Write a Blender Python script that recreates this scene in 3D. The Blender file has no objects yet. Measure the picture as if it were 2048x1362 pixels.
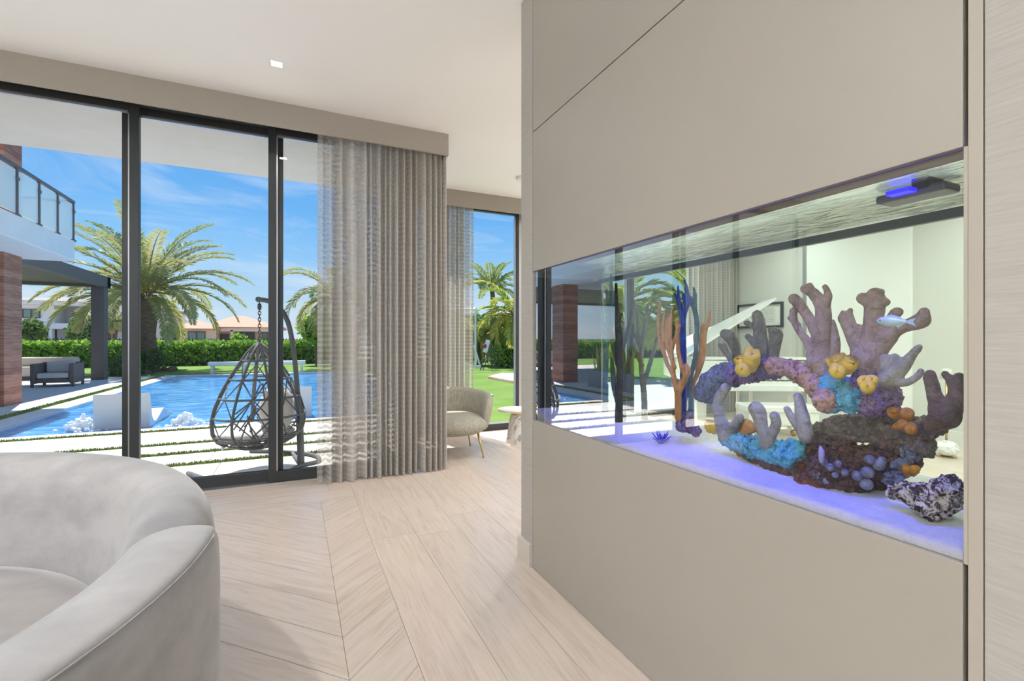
# settings of the light
SUN_E = 8.5; DOWN_E = 16; FILL_E = 330.0; BLUE_E = 20; HOODFILL_E = 1.0; EXPO = 0.0
import bpy, bmesh, math, random
from mathutils import Vector, Matrix, noise as mnoise
from math import sin, cos, pi, radians, sqrt, atan2

random.seed(7)
SC = bpy.context.scene
COL = SC.collection

# ------------------------------------------------------------------ camera geometry
FPX = 943.0
CAMZ = 1.25
YAW = math.atan(433.0 / FPX)
FW = Vector((sin(YAW), cos(YAW), 0.0))
RT = Vector((cos(YAW), -sin(YAW), 0.0))
EYE = Vector((0, 0, CAMZ))

def ray(px, py):
    return FW + RT * ((px - 1024.0) / FPX) + Vector((0, 0, 1)) * ((681.0 - py) / FPX)
def onz(px, py, z):            # where the sight line meets the height z
    d = ray(px, py); return EYE + d * ((z - CAMZ) / d.z)
def onx(px, py, x):
    d = ray(px, py); return EYE + d * (x / d.x)
def ony(px, py, y):
    d = ray(px, py); return EYE + d * (y / d.y)
def ont(px, py, t):            # at forward distance t
    return EYE + ray(px, py) * t

# ------------------------------------------------------------------ materials
def lin(c):
    f = lambda v: v / 12.92 if v <= 0.04045 else ((v + 0.055) / 1.055) ** 2.4
    return tuple(f(v / 255.0) for v in c[:3]) + (1.0,)

class NT:
    def __init__(s, m):
        m.use_nodes = True
        s.t = m.node_tree; s.t.nodes.clear()
    def n(s, kind, **kw):
        nd = s.t.nodes.new(kind)
        for k, v in kw.items():
            if k == 'i':
                for kk, vv in v.items(): nd.inputs[kk].default_value = vv
            else: setattr(nd, k, v)
        return nd
    def l(s, a, b): s.t.links.new(a, b)

def ramp(nt, fac, stops, interp='LINEAR'):
    r = nt.n('ShaderNodeValToRGB'); cr = r.color_ramp; cr.interpolation = interp
    while len(cr.elements) < len(stops): cr.elements.new(0.5)
    for e, (p, c) in zip(cr.elements, stops): e.position = p; e.color = c if len(c) == 4 else tuple(c) + (1,)
    nt.l(fac, r.inputs[0]); return r.outputs[0]

def mat(name, col, rough=0.6, metal=0.0, var=0.0, vscale=6.0, bump=0.0, bscale=60.0, stretch=None,
        col2=None, spec=0.5, sheen=0.0, transl=0.0, emit=None, estr=0.0, coat=0.0):
    m = bpy.data.materials.new(name); t = NT(m)
    p = t.n('ShaderNodeBsdfPrincipled', i={'Roughness': rough, 'Metallic': metal, 'Specular IOR Level': spec})
    if sheen: p.inputs['Sheen Weight'].default_value = sheen
    if coat: p.inputs['Coat Weight'].default_value = coat; p.inputs['Coat Roughness'].default_value = .08
    c = lin(col); p.inputs['Base Color'].default_value = c
    out = t.n('ShaderNodeOutputMaterial')
    tc = t.n('ShaderNodeTexCoord')
    vec = tc.outputs['Object']
    if stretch:
        mp = t.n('ShaderNodeMapping'); mp.inputs['Scale'].default_value = stretch
        t.l(vec, mp.inputs[0]); vec = mp.outputs[0]
    if var or col2:
        nz = t.n('ShaderNodeTexNoise', i={'Scale': vscale, 'Detail': 6.0, 'Roughness': 0.6}); t.l(vec, nz.inputs['Vector'])
        ca = lin(col2) if col2 else tuple(min(1, x * (1 - var)) for x in c[:3]) + (1,)
        cb = c if col2 else tuple(min(1, x * (1 + var)) for x in c[:3]) + (1,)
        t.l(ramp(t, nz.outputs['Fac'], [(0.36, ca), (0.64, cb)]), p.inputs['Base Color'])
    if bump:
        nb = t.n('ShaderNodeTexNoise', i={'Scale': bscale, 'Detail': 4.0}); t.l(vec, nb.inputs['Vector'])
        b = t.n('ShaderNodeBump', i={'Strength': bump, 'Distance': 0.02}); t.l(nb.outputs['Fac'], b.inputs['Height'])
        t.l(b.outputs[0], p.inputs['Normal'])
    if emit:
        p.inputs['Emission Color'].default_value = lin(emit); p.inputs['Emission Strength'].default_value = estr
    sh = p.outputs[0]
    if transl:
        tr = t.n('ShaderNodeBsdfTranslucent'); tr.inputs[0].default_value = c
        mx = t.n('ShaderNodeMixShader', i={0: transl}); t.l(sh, mx.inputs[1]); t.l(tr.outputs[0], mx.inputs[2]); sh = mx.outputs[0]
    t.l(sh, out.inputs[0]); return m

def glass_mat(name, tint=(1, 1, 1), ior=1.5, boost=1.0, base=0.0, rough=0.0, frost=0.0, power=3.2):
    """thin pane: clear transmission plus mirror reflection growing towards grazing angles"""
    m = bpy.data.materials.new(name); t = NT(m)
    tr = t.n('ShaderNodeBsdfTransparent'); tr.inputs[0].default_value = tuple(tint) + (1,)
    gl = t.n('ShaderNodeBsdfGlossy', i={'Roughness': rough}); gl.inputs[0].default_value = (1, 1, 1, 1)
    fr = t.n('ShaderNodeLayerWeight', i={'Blend': 0.5})
    # Schlick from the facing value
    pw = t.n('ShaderNodeMath', operation='POWER', i={1: power}); t.l(fr.outputs['Facing'], pw.inputs[0])
    ml = t.n('ShaderNodeMath', operation='MULTIPLY_ADD', i={1: boost, 2: base}, use_clamp=True); t.l(pw.outputs[0], ml.inputs[0])
    mx = t.n('ShaderNodeMixShader'); t.l(ml.outputs[0], mx.inputs[0]); t.l(tr.outputs[0], mx.inputs[1]); t.l(gl.outputs[0], mx.inputs[2])
    sh = mx.outputs[0]
    if frost:
        df = t.n('ShaderNodeBsdfDiffuse'); df.inputs[0].default_value = tuple(tint) + (1,)
        m2 = t.n('ShaderNodeMixShader', i={0: frost}); t.l(sh, m2.inputs[1]); t.l(df.outputs[0], m2.inputs[2]); sh = m2.outputs[0]
    out = t.n('ShaderNodeOutputMaterial'); t.l(sh, out.inputs[0]); return m

def ramp_mat(name, stops, scale=12.0, rough=0.75, bump=0.5, bscale=40.0, detail=8.0, voro=False, distort=1.0):
    m = bpy.data.materials.new(name); t = NT(m)
    p = t.n('ShaderNodeBsdfPrincipled', i={'Roughness': rough}); out = t.n('ShaderNodeOutputMaterial'); tc = t.n('ShaderNodeTexCoord')
    nz = t.n('ShaderNodeTexNoise', i={'Scale': scale, 'Detail': detail, 'Roughness': 0.65, 'Distortion': distort}); t.l(tc.outputs['Object'], nz.inputs['Vector'])
    t.l(ramp(t, nz.outputs['Fac'], [(a, lin(c)) for a, c in stops]), p.inputs['Base Color'])
    nb = t.n('ShaderNodeTexNoise', i={'Scale': bscale, 'Detail': 6.0}); t.l(tc.outputs['Object'], nb.inputs['Vector'])
    b = t.n('ShaderNodeBump', i={'Strength': bump, 'Distance': 0.01}); t.l(nb.outputs['Fac'], b.inputs['Height']); t.l(b.outputs[0], p.inputs['Normal'])
    t.l(p.outputs[0], out.inputs[0]); return m

# ------------------------------------------------------------------ objects
def tag(o, label=None, cat=None, group=None, kind=None):
    if label: o['label'] = label
    if cat: o['category'] = cat
    if group: o['group'] = group
    if kind: o['kind'] = kind
    return o
def empty(name, loc=(0, 0, 0), rz=0.0, label=None, cat=None, group=None, kind=None):
    o = bpy.data.objects.new(name, None); COL.objects.link(o); o.location = loc; o.rotation_euler = (0, 0, rz)
    o.empty_display_size = .1
    bpy.context.view_layer.update()
    return tag(o, label, cat, group, kind)
def copy_tree(o, parent=None):
    c = o.copy(); COL.objects.link(c)
    if parent is not None:
        c.parent = parent; c.matrix_parent_inverse = o.matrix_parent_inverse.copy()
    for ch in list(o.children): copy_tree(ch, c)
    return c

class MB:
    def __init__(s): s.v = []; s.f = []; s.uv = None; s.vc = None
    def add(s, vs, fs, M=None):
        b = len(s.v)
        for p in vs:
            p = Vector(p); s.v.append(M @ p if M else p)
        s.f += [tuple(i + b for i in f) for f in fs]; return s
    def box(s, a, b, M=None):
        x0, y0, z0 = [min(p, q) for p, q in zip(a, b)]; x1, y1, z1 = [max(p, q) for p, q in zip(a, b)]
        return s.add([(x0,y0,z0),(x1,y0,z0),(x1,y1,z0),(x0,y1,z0),(x0,y0,z1),(x1,y0,z1),(x1,y1,z1),(x0,y1,z1)],
                     [(0,3,2,1),(4,5,6,7),(0,1,5,4),(1,2,6,5),(2,3,7,6),(3,0,4,7)], M)
    def prism(s, poly, z0, z1, M=None):
        n = len(poly); vs = [(x, y, z0) for x, y in poly] + [(x, y, z1) for x, y in poly]
        fs = [tuple(range(n - 1, -1, -1)), tuple(range(n, 2 * n))] + [(i, (i + 1) % n, n + (i + 1) % n, n + i) for i in range(n)]
        return s.add(vs, fs, M)
    def tube(s, pts, rad, n=8, cap=True, closed=False):
        pts = [Vector(p) for p in pts]
        if isinstance(rad, (int, float)): rad = [rad] * len(pts)
        N = len(pts); rings = []
        up = None
        for i, p in enumerate(pts):
            if closed: d = pts[(i + 1) % N] - pts[i - 1]
            else: d = pts[min(i + 1, N - 1)] - pts[max(i - 1, 0)]
            if d.length < 1e-9: d = Vector((0, 0, 1))
            d.normalize()
            if up is None:
                up = Vector((0, 0, 1)) if abs(d.z) < 0.9 else Vector((1, 0, 0))
            a = up - d * up.dot(d)
            if a.length < 1e-6: a = d.orthogonal()
            a.normalize(); b = d.cross(a); up = a
            rings.append([p + (a * cos(2 * pi * k / n) + b * sin(2 * pi * k / n)) * rad[i] for k in range(n)])
        base = len(s.v)
        for r in rings: s.v += r
        for i in range(N if closed else N - 1):
            j = (i + 1) % N
            for k in range(n):
                k2 = (k + 1) % n
                s.f.append((base + i*n + k, base + i*n + k2, base + j*n + k2, base + j*n + k))
        if cap and not closed:
            s.f.append(tuple(base + k for k in range(n - 1, -1, -1))); s.f.append(tuple(base + (N-1)*n + k for k in range(n)))
        return s
    def sphere(s, c, r, seg=12, rings=8, sc=(1, 1, 1)):
        vs = [(0, 0, 1)]; fs = []
        for i in range(1, rings):
            th = pi * i / rings
            for k in range(seg): vs.append((sin(th) * cos(2*pi*k/seg), sin(th) * sin(2*pi*k/seg), cos(th)))
        vs.append((0, 0, -1)); L = len(vs) - 1
        for k in range(seg):
            k2 = (k + 1) % seg
            fs.append((0, 1 + k, 1 + k2))
            for i in range(rings - 2):
                a = 1 + i * seg; b = a + seg; fs.append((a + k, b + k, b + k2, a + k2))
            a = 1 + (rings - 2) * seg; fs.append((L, a + k2, a + k))
        c = Vector(c)
        return s.add([c + Vector((x * r * sc[0], y * r * sc[1], z * r * sc[2])) for x, y, z in vs], fs)
    def lathe(s, prof, n=24, c=(0, 0, 0)):
        base = len(s.v); c = Vector(c)
        for r, z in prof:
            for k in range(n): s.v.append(c + Vector((r * cos(2*pi*k/n), r * sin(2*pi*k/n), z)))
        for i in range(len(prof) - 1):
            for k in range(n):
                k2 = (k + 1) % n
                s.f.append((base + i*n + k, base + i*n + k2, base + (i+1)*n + k2, base + (i+1)*n + k))
        s.f.append(tuple(base + k for k in range(n - 1, -1, -1))); s.f.append(tuple(base + (len(prof)-1)*n + k for k in range(n)))
        return s
    def grid(s, fn, nu, nv, closed_u=False):
        base = len(s.v)
        for i in range(nu):
            for j in range(nv): s.v.append(Vector(fn(i / (nu if closed_u else nu - 1), j / (nv - 1))))
        for i in range(nu if closed_u else nu - 1):
            i2 = (i + 1) % nu
            for j in range(nv - 1): s.f.append((base + i*nv + j, base + i2*nv + j, base + i2*nv + j + 1, base + i*nv + j + 1))
        return s
    def build(s, name, m, parent=None, smooth=False, bevel=0.0, seg=2, label=None, kind=None, fix=True, autosm=None):
        me = bpy.data.meshes.new(name); me.from_pydata([tuple(v) for v in s.v], [], s.f); me.update()
        if fix:
            bm = bmesh.new(); bm.from_mesh(me); bmesh.ops.recalc_face_normals(bm, faces=bm.faces); bm.to_mesh(me); bm.free()
        o = bpy.data.objects.new(name, me); COL.objects.link(o)
        me.materials.append(m)
        if smooth: me.polygons.foreach_set('use_smooth', [True] * len(me.polygons))
        if autosm is not None and smooth:
            me.update()
            bm = bmesh.new(); bm.from_mesh(me)
            for e in bm.edges:
                if len(e.link_faces) == 2 and e.calc_face_angle(0) > autosm: e.smooth = False
            bm.to_mesh(me); bm.free()
        if bevel:
            md = o.modifiers.new('b', 'BEVEL'); md.width = bevel; md.segments = seg; md.limit_method = 'ANGLE'; md.angle_limit = radians(40)
        if parent is not None:
            o.parent = parent; o.matrix_parent_inverse = parent.matrix_basis.inverted()
        if label: o['label'] = label
        if kind: o['kind'] = kind
        return o

def boxo(name, a, b, m, parent=None, bevel=0.0, **kw):
    return MB().box(a, b).build(name, m, parent, bevel=bevel, **kw)
def struct(o): o['kind'] = 'structure'; return o
def lerp(a, b, t): return a + (b - a) * t
def smooth_path(pts, n=6):
    """Catmull-Rom through points (any dimension)"""
    P = [tuple(p) for p in pts]; P = [P[0]] + P + [P[-1]]; out = []
    for i in range(1, len(P) - 2):
        for k in range(n):
            t = k / n; a, b, c, d = P[i-1], P[i], P[i+1], P[i+2]
            out.append(tuple(0.5 * (2*b[q] + (c[q]-a[q])*t + (2*a[q]-5*b[q]+4*c[q]-d[q])*t*t + (3*b[q]-a[q]-3*c[q]+d[q])*t**3) for q in range(len(b))))
    out.append(P[-2]); return out
# ================================================================== SETTING: the room
WX = 1.1855            # face of the aquarium wall
WB = 1.66              # its back face
H = 3.2                # ceiling
YW = 4.65              # sliding doors
YW2 = 6.1              # deeper window wall
ZO0, ZO1 = 0.813, 1.629   # tank opening
YO0, YO1 = 0.470, 2.300
GZ = -0.10             # outdoor paving level

M = {}
M['ceiling'] = mat('ceiling_paint', (240, 241, 241), .9)
M['white_wall'] = mat('white_wall_paint', (228, 227, 222), .85)
M['grey_wall'] = mat('grey_wall_paint', (214, 215, 209), .85)
M['panel'] = mat('satin_greige_lacquer', (163, 157, 146), .42, var=.02, vscale=2.0)
M['jamb'] = mat('greige_jamb_lacquer', (172, 164, 151), .5)
M['valance'] = mat('linen_valance', (164, 157, 147), .9, var=.05, vscale=9, stretch=(4, 4, 60), bump=.1, bscale=80)
M['groove'] = mat('dark_shadow_gap', (25, 23, 21), .9)
M['frame'] = mat('charcoal_aluminium', (50, 53, 55), .45, metal=.2)
M['alu'] = mat('silver_aluminium', (190, 192, 194), .35, metal=.8)
M['base'] = mat('baseboard_greige', (206, 199, 188), .55)
M['glass'] = glass_mat('door_glass', (.98, .985, .985), boost=.45, base=.014)
M['stucco'] = mat('soffit_stucco', (204, 202, 200), .9, var=.02, vscale=5)

def wallpaper():
    m = bpy.data.materials.new('brushed_wallpaper'); t = NT(m)
    p = t.n('ShaderNodeBsdfPrincipled', i={'Roughness': .7}); out = t.n('ShaderNodeOutputMaterial'); tc = t.n('ShaderNodeTexCoord')
    mp = t.n('ShaderNodeMapping'); mp.inputs['Scale'].default_value = (10, 10, 170); mp.inputs['Rotation'].default_value = (.12, 0, 0)
    nz = t.n('ShaderNodeTexNoise', i={'Scale': 1.0, 'Detail': 5.0, 'Distortion': .6}); t.l(tc.outputs['Object'], mp.inputs[0]); t.l(mp.outputs[0], nz.inputs['Vector'])
    t.l(ramp(t, nz.outputs['Fac'], [(.3, lin((166, 161, 153))), (.7, lin((179, 174, 166)))]), p.inputs['Base Color'])
    b = t.n('ShaderNodeBump', i={'Strength': .10, 'Distance': .003}); t.l(nz.outputs['Fac'], b.inputs['Height']); t.l(b.outputs[0], p.inputs['Normal'])
    t.l(p.outputs[0], out.inputs[0]); return m
M['wallpaper'] = wallpaper()

# ---- plank floor: one mesh of single boards over a dark bed
def floor_mat():
    m = bpy.data.materials.new('pale_oak_boards'); t = NT(m)
    p = t.n('ShaderNodeBsdfPrincipled', i={'Roughness': .27, 'Specular IOR Level': .5}); out = t.n('ShaderNodeOutputMaterial')
    uv = t.n('ShaderNodeUVMap', uv_map='grain'); at = t.n('ShaderNodeAttribute', attribute_name='tone')
    mp = t.n('ShaderNodeMapping'); mp.inputs['Scale'].default_value = (1.3, 16, 1); t.l(uv.outputs[0], mp.inputs[0])
    nz = t.n('ShaderNodeTexNoise', i={'Scale': 1.6, 'Detail': 7.0, 'Roughness': .6, 'Distortion': 1.4}); t.l(mp.outputs[0], nz.inputs['Vector'])
    mp2 = t.n('ShaderNodeMapping'); mp2.inputs['Scale'].default_value = (5, 150, 1); t.l(uv.outputs[0], mp2.inputs[0])
    n2 = t.n('ShaderNodeTexNoise', i={'Scale': 1.0, 'Detail': 3.0}); t.l(mp2.outputs[0], n2.inputs['Vector'])
    c1 = ramp(t, nz.outputs['Fac'], [(.28, lin((206, 188, 171))), (.48, lin((219, 203, 188))), (.70, lin((225, 210, 197)))])
    c2 = ramp(t, n2.outputs['Fac'], [(.35, (.955, .945, .935)), (.6, (1, 1, 1))])
    mx = t.n('ShaderNodeMix', data_type='RGBA', blend_type='MULTIPLY', i={0: 1.0}); t.l(c1, mx.inputs[6]); t.l(c2, mx.inputs[7])
    m3 = t.n('ShaderNodeMix', data_type='RGBA', blend_type='MULTIPLY', i={0: 1.0}); t.l(mx.outputs[2], m3.inputs[6]); t.l(at.outputs['Color'], m3.inputs[7])
    t.l(m3.outputs[2], p.inputs['Base Color'])
    b = t.n('ShaderNodeBump', i={'Strength': .12, 'Distance': .002}); t.l(n2.outputs['Fac'], b.inputs['Height']); t.l(b.outputs[0], p.inputs['Normal'])
    t.l(p.outputs[0], out.inputs[0]); return m

def clip_poly(poly, a, b, c):       # keep a*x+b*y <= c
    out = []
    for i in range(len(poly)):
        p, q = poly[i], poly[(i + 1) % len(poly)]
        fp, fq = a*p[0] + b*p[1] - c, a*q[0] + b*q[1] - c
        if fp <= 0: out.append(p)
        if (fp < 0) != (fq < 0) and abs(fp - fq) > 1e-12:
            t = fp / (fp - fq); out.append((p[0] + (q[0]-p[0])*t, p[1] + (q[1]-p[1])*t))
    return out

def make_floor():
    rnd = random.Random(3)
    verts, faces, uvs, tones = [], [], [], []
    G = .0016
    def board(poly, d):
        if len(poly) < 3: return
        area = sum(poly[i][0]*poly[(i+1)%len(poly)][1] - poly[(i+1)%len(poly)][0]*poly[i][1] for i in range(len(poly))) / 2
        if abs(area) < .0008: return
        if area < 0: poly = poly[::-1]
        # inset every edge by the joint width
        P = poly
        for i in range(len(poly)):
            p, q = poly[i], poly[(i+1) % len(poly)]
            ex, ey = q[0]-p[0], q[1]-p[1]; L = sqrt(ex*ex + ey*ey)
            if L < 1e-6: continue
            nx, ny = ey / L, -ex / L
            P = clip_poly(P, nx, ny, nx*p[0] + ny*p[1] - G/2)
        if len(P) < 3: return
        b = len(verts); verts.extend([(x, y, 0.0) for x, y in P]); faces.append(tuple(range(b, b + len(P))))
        ox, oy = rnd.uniform(0, 30), rnd.uniform(0, 30); k = rnd.uniform(.955, 1.02); w = rnd.uniform(-.008, .008)
        for x, y in P: uvs.append((x*d[0] + y*d[1] + ox, -x*d[1] + y*d[0] + oy))
        tones.append((k + w, k, k - w))
    s2 = sqrt(.5)
    Y0, Y1 = -4.0, 3.965
    # chevron columns left of the spine at x = 0.18 (and the cut half column to 0.43)
    cols = [(.18, .432, 1)]; x = .18; sg = -1
    while x > -4.7:
        cols.append((x - .9, x, sg)); x -= .9; sg = -sg
    for xa, xb, sg in cols:
        for k in range(-24, 50):
            base = 1.826 + .2762 * k
            if sg > 0: ya, yb = base, base + (xb - xa)
            else: ya, yb = base + (xb - xa), base
            if (xa, xb) != (.18, .432) and sg > 0: pass
            poly = [(xa, ya), (xb, yb), (xb, yb + .2762), (xa, ya + .2762)]
            poly = clip_poly(clip_poly(poly, 0, 1, Y1), 0, -1, -Y0); poly = clip_poly(poly, -1, 0, 4.6)
            board(poly, (s2, s2 * sg))
    # straight boards: border along the doors, and lengthways right of 0.432
    for r in range(4):
        y = 3.965 + r * .235; xx = -4.6 + rnd.uniform(-1.5, 0)
        while xx < .432:
            L = rnd.uniform(1.4, 2.2); board([(max(xx, -4.6), y), (min(xx + L, .432), y), (min(xx + L, .432), y + .235), (max(xx, -4.6), y + .235)], (1, 0)) if xx + L > -4.6 else None
            xx += L
    x = .432
    while x < 7.3:
        w = .2765; yy = -4.0 - rnd.uniform(0, 1.8)
        ym = 6.2 if x > .95 else 4.7
        while yy < ym:
            L = rnd.uniform(1.6, 2.3); board([(x, max(yy, -4)), (min(x + w, 7.3), max(yy, -4)), (min(x + w, 7.3), min(yy + L, ym)), (x, min(yy + L, ym))], (0, 1)) if yy + L > -4 else None
            yy += L
        x += w
    nb = len(verts)
    me = bpy.data.meshes.new('floor')
    z = -.004
    verts += [(-4.7, -4.1, z), (7.4, -4.1, z), (7.4, 6.2, z), (1.05, 6.2, z), (1.05, 4.72, z), (-4.7, 4.72, z)]
    faces.append(tuple(range(nb, nb + 6)))
    verts += [(-4.7, -4.1, -.09), (7.4, -4.1, -.09), (7.4, 6.2, -.09), (1.05, 6.2, -.09), (1.05, 4.72, -.09), (-4.7, 4.72, -.09)]
    for i in range(6): faces.append((nb + i, nb + (i+1) % 6, nb + 6 + (i+1) % 6, nb + 6 + i))
    me.from_pydata(verts, [], faces)
    me.uv_layers.new(name='grain'); me.color_attributes.new('tone', 'FLOAT_COLOR', 'CORNER'); ul = me.uv_layers['grain']; ca = me.color_attributes['tone']
    li = 0
    for fi, p in enumerate(me.polygons):
        for l in p.loop_indices:
            if fi < len(tones):
                ul.data[l].uv = uvs[p.vertices[l - p.loop_start]]; ca.data[l].color = tones[fi] + (1,)
            else: ca.data[l].color = (1, 1, 1, 1)
    me.materials.append(floor_mat()); me.materials.append(mat('dark_board_joint', (112, 98, 84), .9))
    for p in list(me.polygons)[len(tones):]: p.material_index = 1
    o = bpy.data.objects.new('floor', me); COL.objects.link(o); return struct(o)
make_floor()

# ---- ceiling
struct(MB().prism([(-4.7, -4.1), (7.4, -4.1), (7.4, 6.25), (1.02, 6.25), (1.02, 4.8), (-4.7, 4.8)], H, H + .12).build('ceiling', M['ceiling']))

# ---- walls out of the main view
wl = MB().box((-4.72, -4.1, 0), (-4.6, 4.75, H)); struct(wl.build('wall_left', M['white_wall']))
fr = MB().box((7.2, -4.1, 0), (7.32, 6.25, H)); struct(fr.build('wall_far', M['grey_wall']))
rw = MB()
rw.box((-4.6, -4.12, 0), (7.2, -4.0, .12)); rw.box((-4.6, -4.12, 2.95), (7.2, -4.0, H))
for x in (-4.6, -2.3, 0.0, 2.3, 4.6, 7.05): rw.box((x, -4.12, .12), (x + .15, -4.0, 2.95))
struct(rw.build('wall_rear', M['white_wall']))
jg = MB().box((1.02, YW + .02, 0), (1.10, YW2, H)); struct(jg.build('wall_return', M['white_wall']))

# ---- the aquarium wall
wall = struct(empty('wall_right', (WX + .24, 1.4, 0)))
x0, x1 = WX, WX + .022
def wp(name, a, b, m, bev=.0015): return boxo(name, a, b, m, wall, bevel=bev)
wp('lower_panel', (x0, YO0, .004), (x1, YO1 + .006, ZO0), M['panel'])
wp('middle_panel', (x0, YO0, ZO1), (x1, YO1 + .006, 2.392), M['panel'])
wp('upper_panel', (x0, YO0, 2.397), (x1, YO1 + .006, H), M['panel'])
wp('side_jamb', (x0, .440, 0), (WB, .4625, H), M['jamb'])
wp('opening_jamb', (x0 + .0005, .4626, ZO0 + .001), (WB, .4688, ZO1 - .001), M['jamb'], 0)
pst = MB().box((x0, 2.312, 0), (WB, 2.455, H)); pst.build('end_post', M['wallpaper'], wall, bevel=.002)
MB().box((x0 - .001, -4.0, 0), (WB, .438, H)).build('papered_wall', M['wallpaper'], wall, bevel=.002)
# carcass behind the panels (dark in the joints), top and bottom of the tank opening
core = MB().box((x1 + .001, .464, .0), (WB - .024, 2.310, ZO0 - .014)).box((x1 + .001, .464, ZO1 + .06), (WB - .024, 2.310, H))
core.build('carcass', M['groove'], wall)
bk0, bk1 = WB - .022, WB
wp('rear_lower_panel', (bk0, .464, 0), (bk1, 2.31, ZO0), M['panel']); wp('rear_upper_panel', (bk0, .464, ZO1 + .0), (bk1, 2.31, H), M['panel'])
# the lower edge of the opening: a pale lip seen in front of the sand
wp('opening_sill', (x1 + .0005, YO0, ZO0 - .012), (bk0 - .001, YO1, ZO0), M['jamb'], .0)
struct(MB().box((x0 - .016, 2.318, 0), (WB + .016, 2.472, .125)).build('baseboard_right', M['base'], bevel=.002))

# ---- sliding doors, y = YW
def door(n, xa, xb, y, z0=.005, z1=3.12, sl=.062, bot=.098, top=.062, dy=.028, rail=True):
    f = MB()
    f.box((xa, y - dy, z0), (xa + sl, y + dy, z1)); f.box((xb - sl, y - dy, z0), (xb, y + dy, z1))
    f.box((xa + sl, y - dy, z0), (xb - sl, y + dy, bot)); f.box((xa + sl, y - dy, z1 - top), (xb - sl, y + dy, z1))
    o = struct(f.build('door_%d' % n, M['frame'], bevel=.003))
    b = MB()
    for (p, q) in (((xa + sl, y - .012, bot), (xa + sl + .012, y + .012, z1 - top)), ((xb - sl - .012, y - .012, bot), (xb - sl, y + .012, z1 - top)),
                   ((xa + sl, y - .012, z1 - top - .012), (xb - sl, y + .012, z1 - top))):
        b.box(p, q)
    b.build('glazing_bead', M['alu'], o)
    g = MB().add([(xa + sl, y, bot), (xb - sl, y, bot), (xb - sl, y, z1 - top), (xa + sl, y, z1 - top)], [(0, 1, 2, 3)])
    g.build('pane', M['glass'], o, fix=False)
    return o
door(1, -2.21, -1.126, YW)
door(2, -1.250, -.100, YW + .06)
door(3, -.2155, .95, YW, bot=.10)
door(4, .72, 1.02, YW + .06, bot=.12)
door(5, -3.25, -2.09, YW + .06)
door(6, -4.45, -3.13, YW)
# track and head of the door opening
t_ = MB().box((-4.6, YW - .04, -.004), (1.02, YW + .10, .006)); struct(t_.build('trim_1', M['alu']))
h_ = MB().box((-4.6, YW - .05, 3.115), (1.02, YW + .12, H)); struct(h_.build('trim_2', M['frame']))
s_ = MB().box((-4.6, YW - .04, 0), (-4.45, YW + .1, 3.12)); struct(s_.build('wall_left_return', M['white_wall']))
# deeper window wall
def window(n, xa, xb, y, z0=.0, z1=3.06):
    f = MB(); sl = .05
    f.box((xa, y - .03, z0), (xa + sl, y + .03, z1)); f.box((xb - sl, y - .03, z0), (xb, y + .03, z1))
    f.box((xa + sl, y - .03, z0), (xb - sl, y + .03, .085)); f.box((xa + sl, y - .03, z1 - .03), (xb - sl, y + .03, z1))
    o = struct(f.build('window_%d' % n, M['frame'], bevel=.003))
    MB().add([(xa + sl, y, .085), (xb - sl, y, .085), (xb - sl, y, z1 - .03), (xa + sl, y, z1 - .03)], [(0, 1, 2, 3)]).build('pane', M['glass'], o, fix=False)
    b = MB().box((xb - sl - .014, y - .02, .085), (xb - sl, y + .02, z1 - .06)).box((xa + sl, y - .02, .085), (xb - sl, y + .02, .105)); b.build('glazing_bead', M['alu'], o)
    return o
window(1, 1.10, 2.90, YW2)
window(2, 2.98, 4.86, YW2)
window(3, 4.90, 6.20, YW2)
struct(MB().box((6.20, YW2 - .05, 0), (7.2, YW2 + .12, H)).build('wall_back', M['grey_wall']))
struct(MB().box((1.10, YW2 - .04, 3.06), (6.2, YW2 + .12, H)).build('trim_3', M['white_wall']))
struct(MB().box((2.90, YW2 - .02, 0), (2.98, YW2 + .04, 3.06)).build('trim_4', M['alu']))

# ---- valances (linen covered pelmets)
v = MB().box((-4.6, 4.30, 2.998), (1.315, 4.322, H)).box((1.293, 4.322, 2.998), (1.315, YW + .02, H)).box((-4.6, 4.322, 3.175), (1.293, YW - .05, H - .001))
struct(v.build('trim_5', M['valance'], bevel=.002))
v = MB().box((1.10, 5.84, 2.99), (7.2, 5.862, H))
struct(v.build('trim_6', M['valance'], bevel=.002))

# ---- white tall panels and skirting on the far wall seen through the tank
ya, yb = onx(1825, 640, 7.19).y, onx(1615, 640, 7.19).y
dr = MB().box((7.165, ya, .0), (7.2, yb, 2.9)); struct(dr.build('door_7', mat('white_gloss_panel', (246, 248, 244), .25), bevel=.003))
struct(MB().box((7.15, yb, 0), (7.2, yb + .05, 2.92)).build('trim_7', M['alu']))
struct(MB().box((7.165, yb + .06, 0), (7.2, YW2 - .06, .16)).box((7.165, -3.9, 0), (7.2, ya - .01, .16)).build('baseboard_far', M['white_wall']))

# ---- recessed ceiling lights
LIGHTS = []
M['lens'] = mat('lit_lamp_lens', (255, 250, 240), .4, emit=(255, 246, 232), estr=4.0)
M['lamp_trim'] = mat('white_lamp_trim', (238, 237, 234), .5)
def downlight(x, y, label, z=H, s=.035, first=None):
    o = empty('ceiling_light', (0, 0, 0), 0, label, 'ceiling light', 'square recessed ceiling lights')
    f = MB(); w = .022
    for a, b in (((-s-w, -s-w, -.004), (s+w, -s, .0)), ((-s-w, s, -.004), (s+w, s+w, .0)), ((-s-w, -s, -.004), (-s, s, .0)), ((s, -s, -.004), (s+w, s, .0))): f.box(a, b)
    f.build('trim_ring', M['lamp_trim'], o)
    MB().box((-s, -s, -.002), (s, s, -.0005)).build('lens', M['lens'], o)
    o.location = (x, y, z); return o
downlight(-.12, 3.71, 'small square recessed light glowing in the ceiling in front of the sliding doors')
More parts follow.
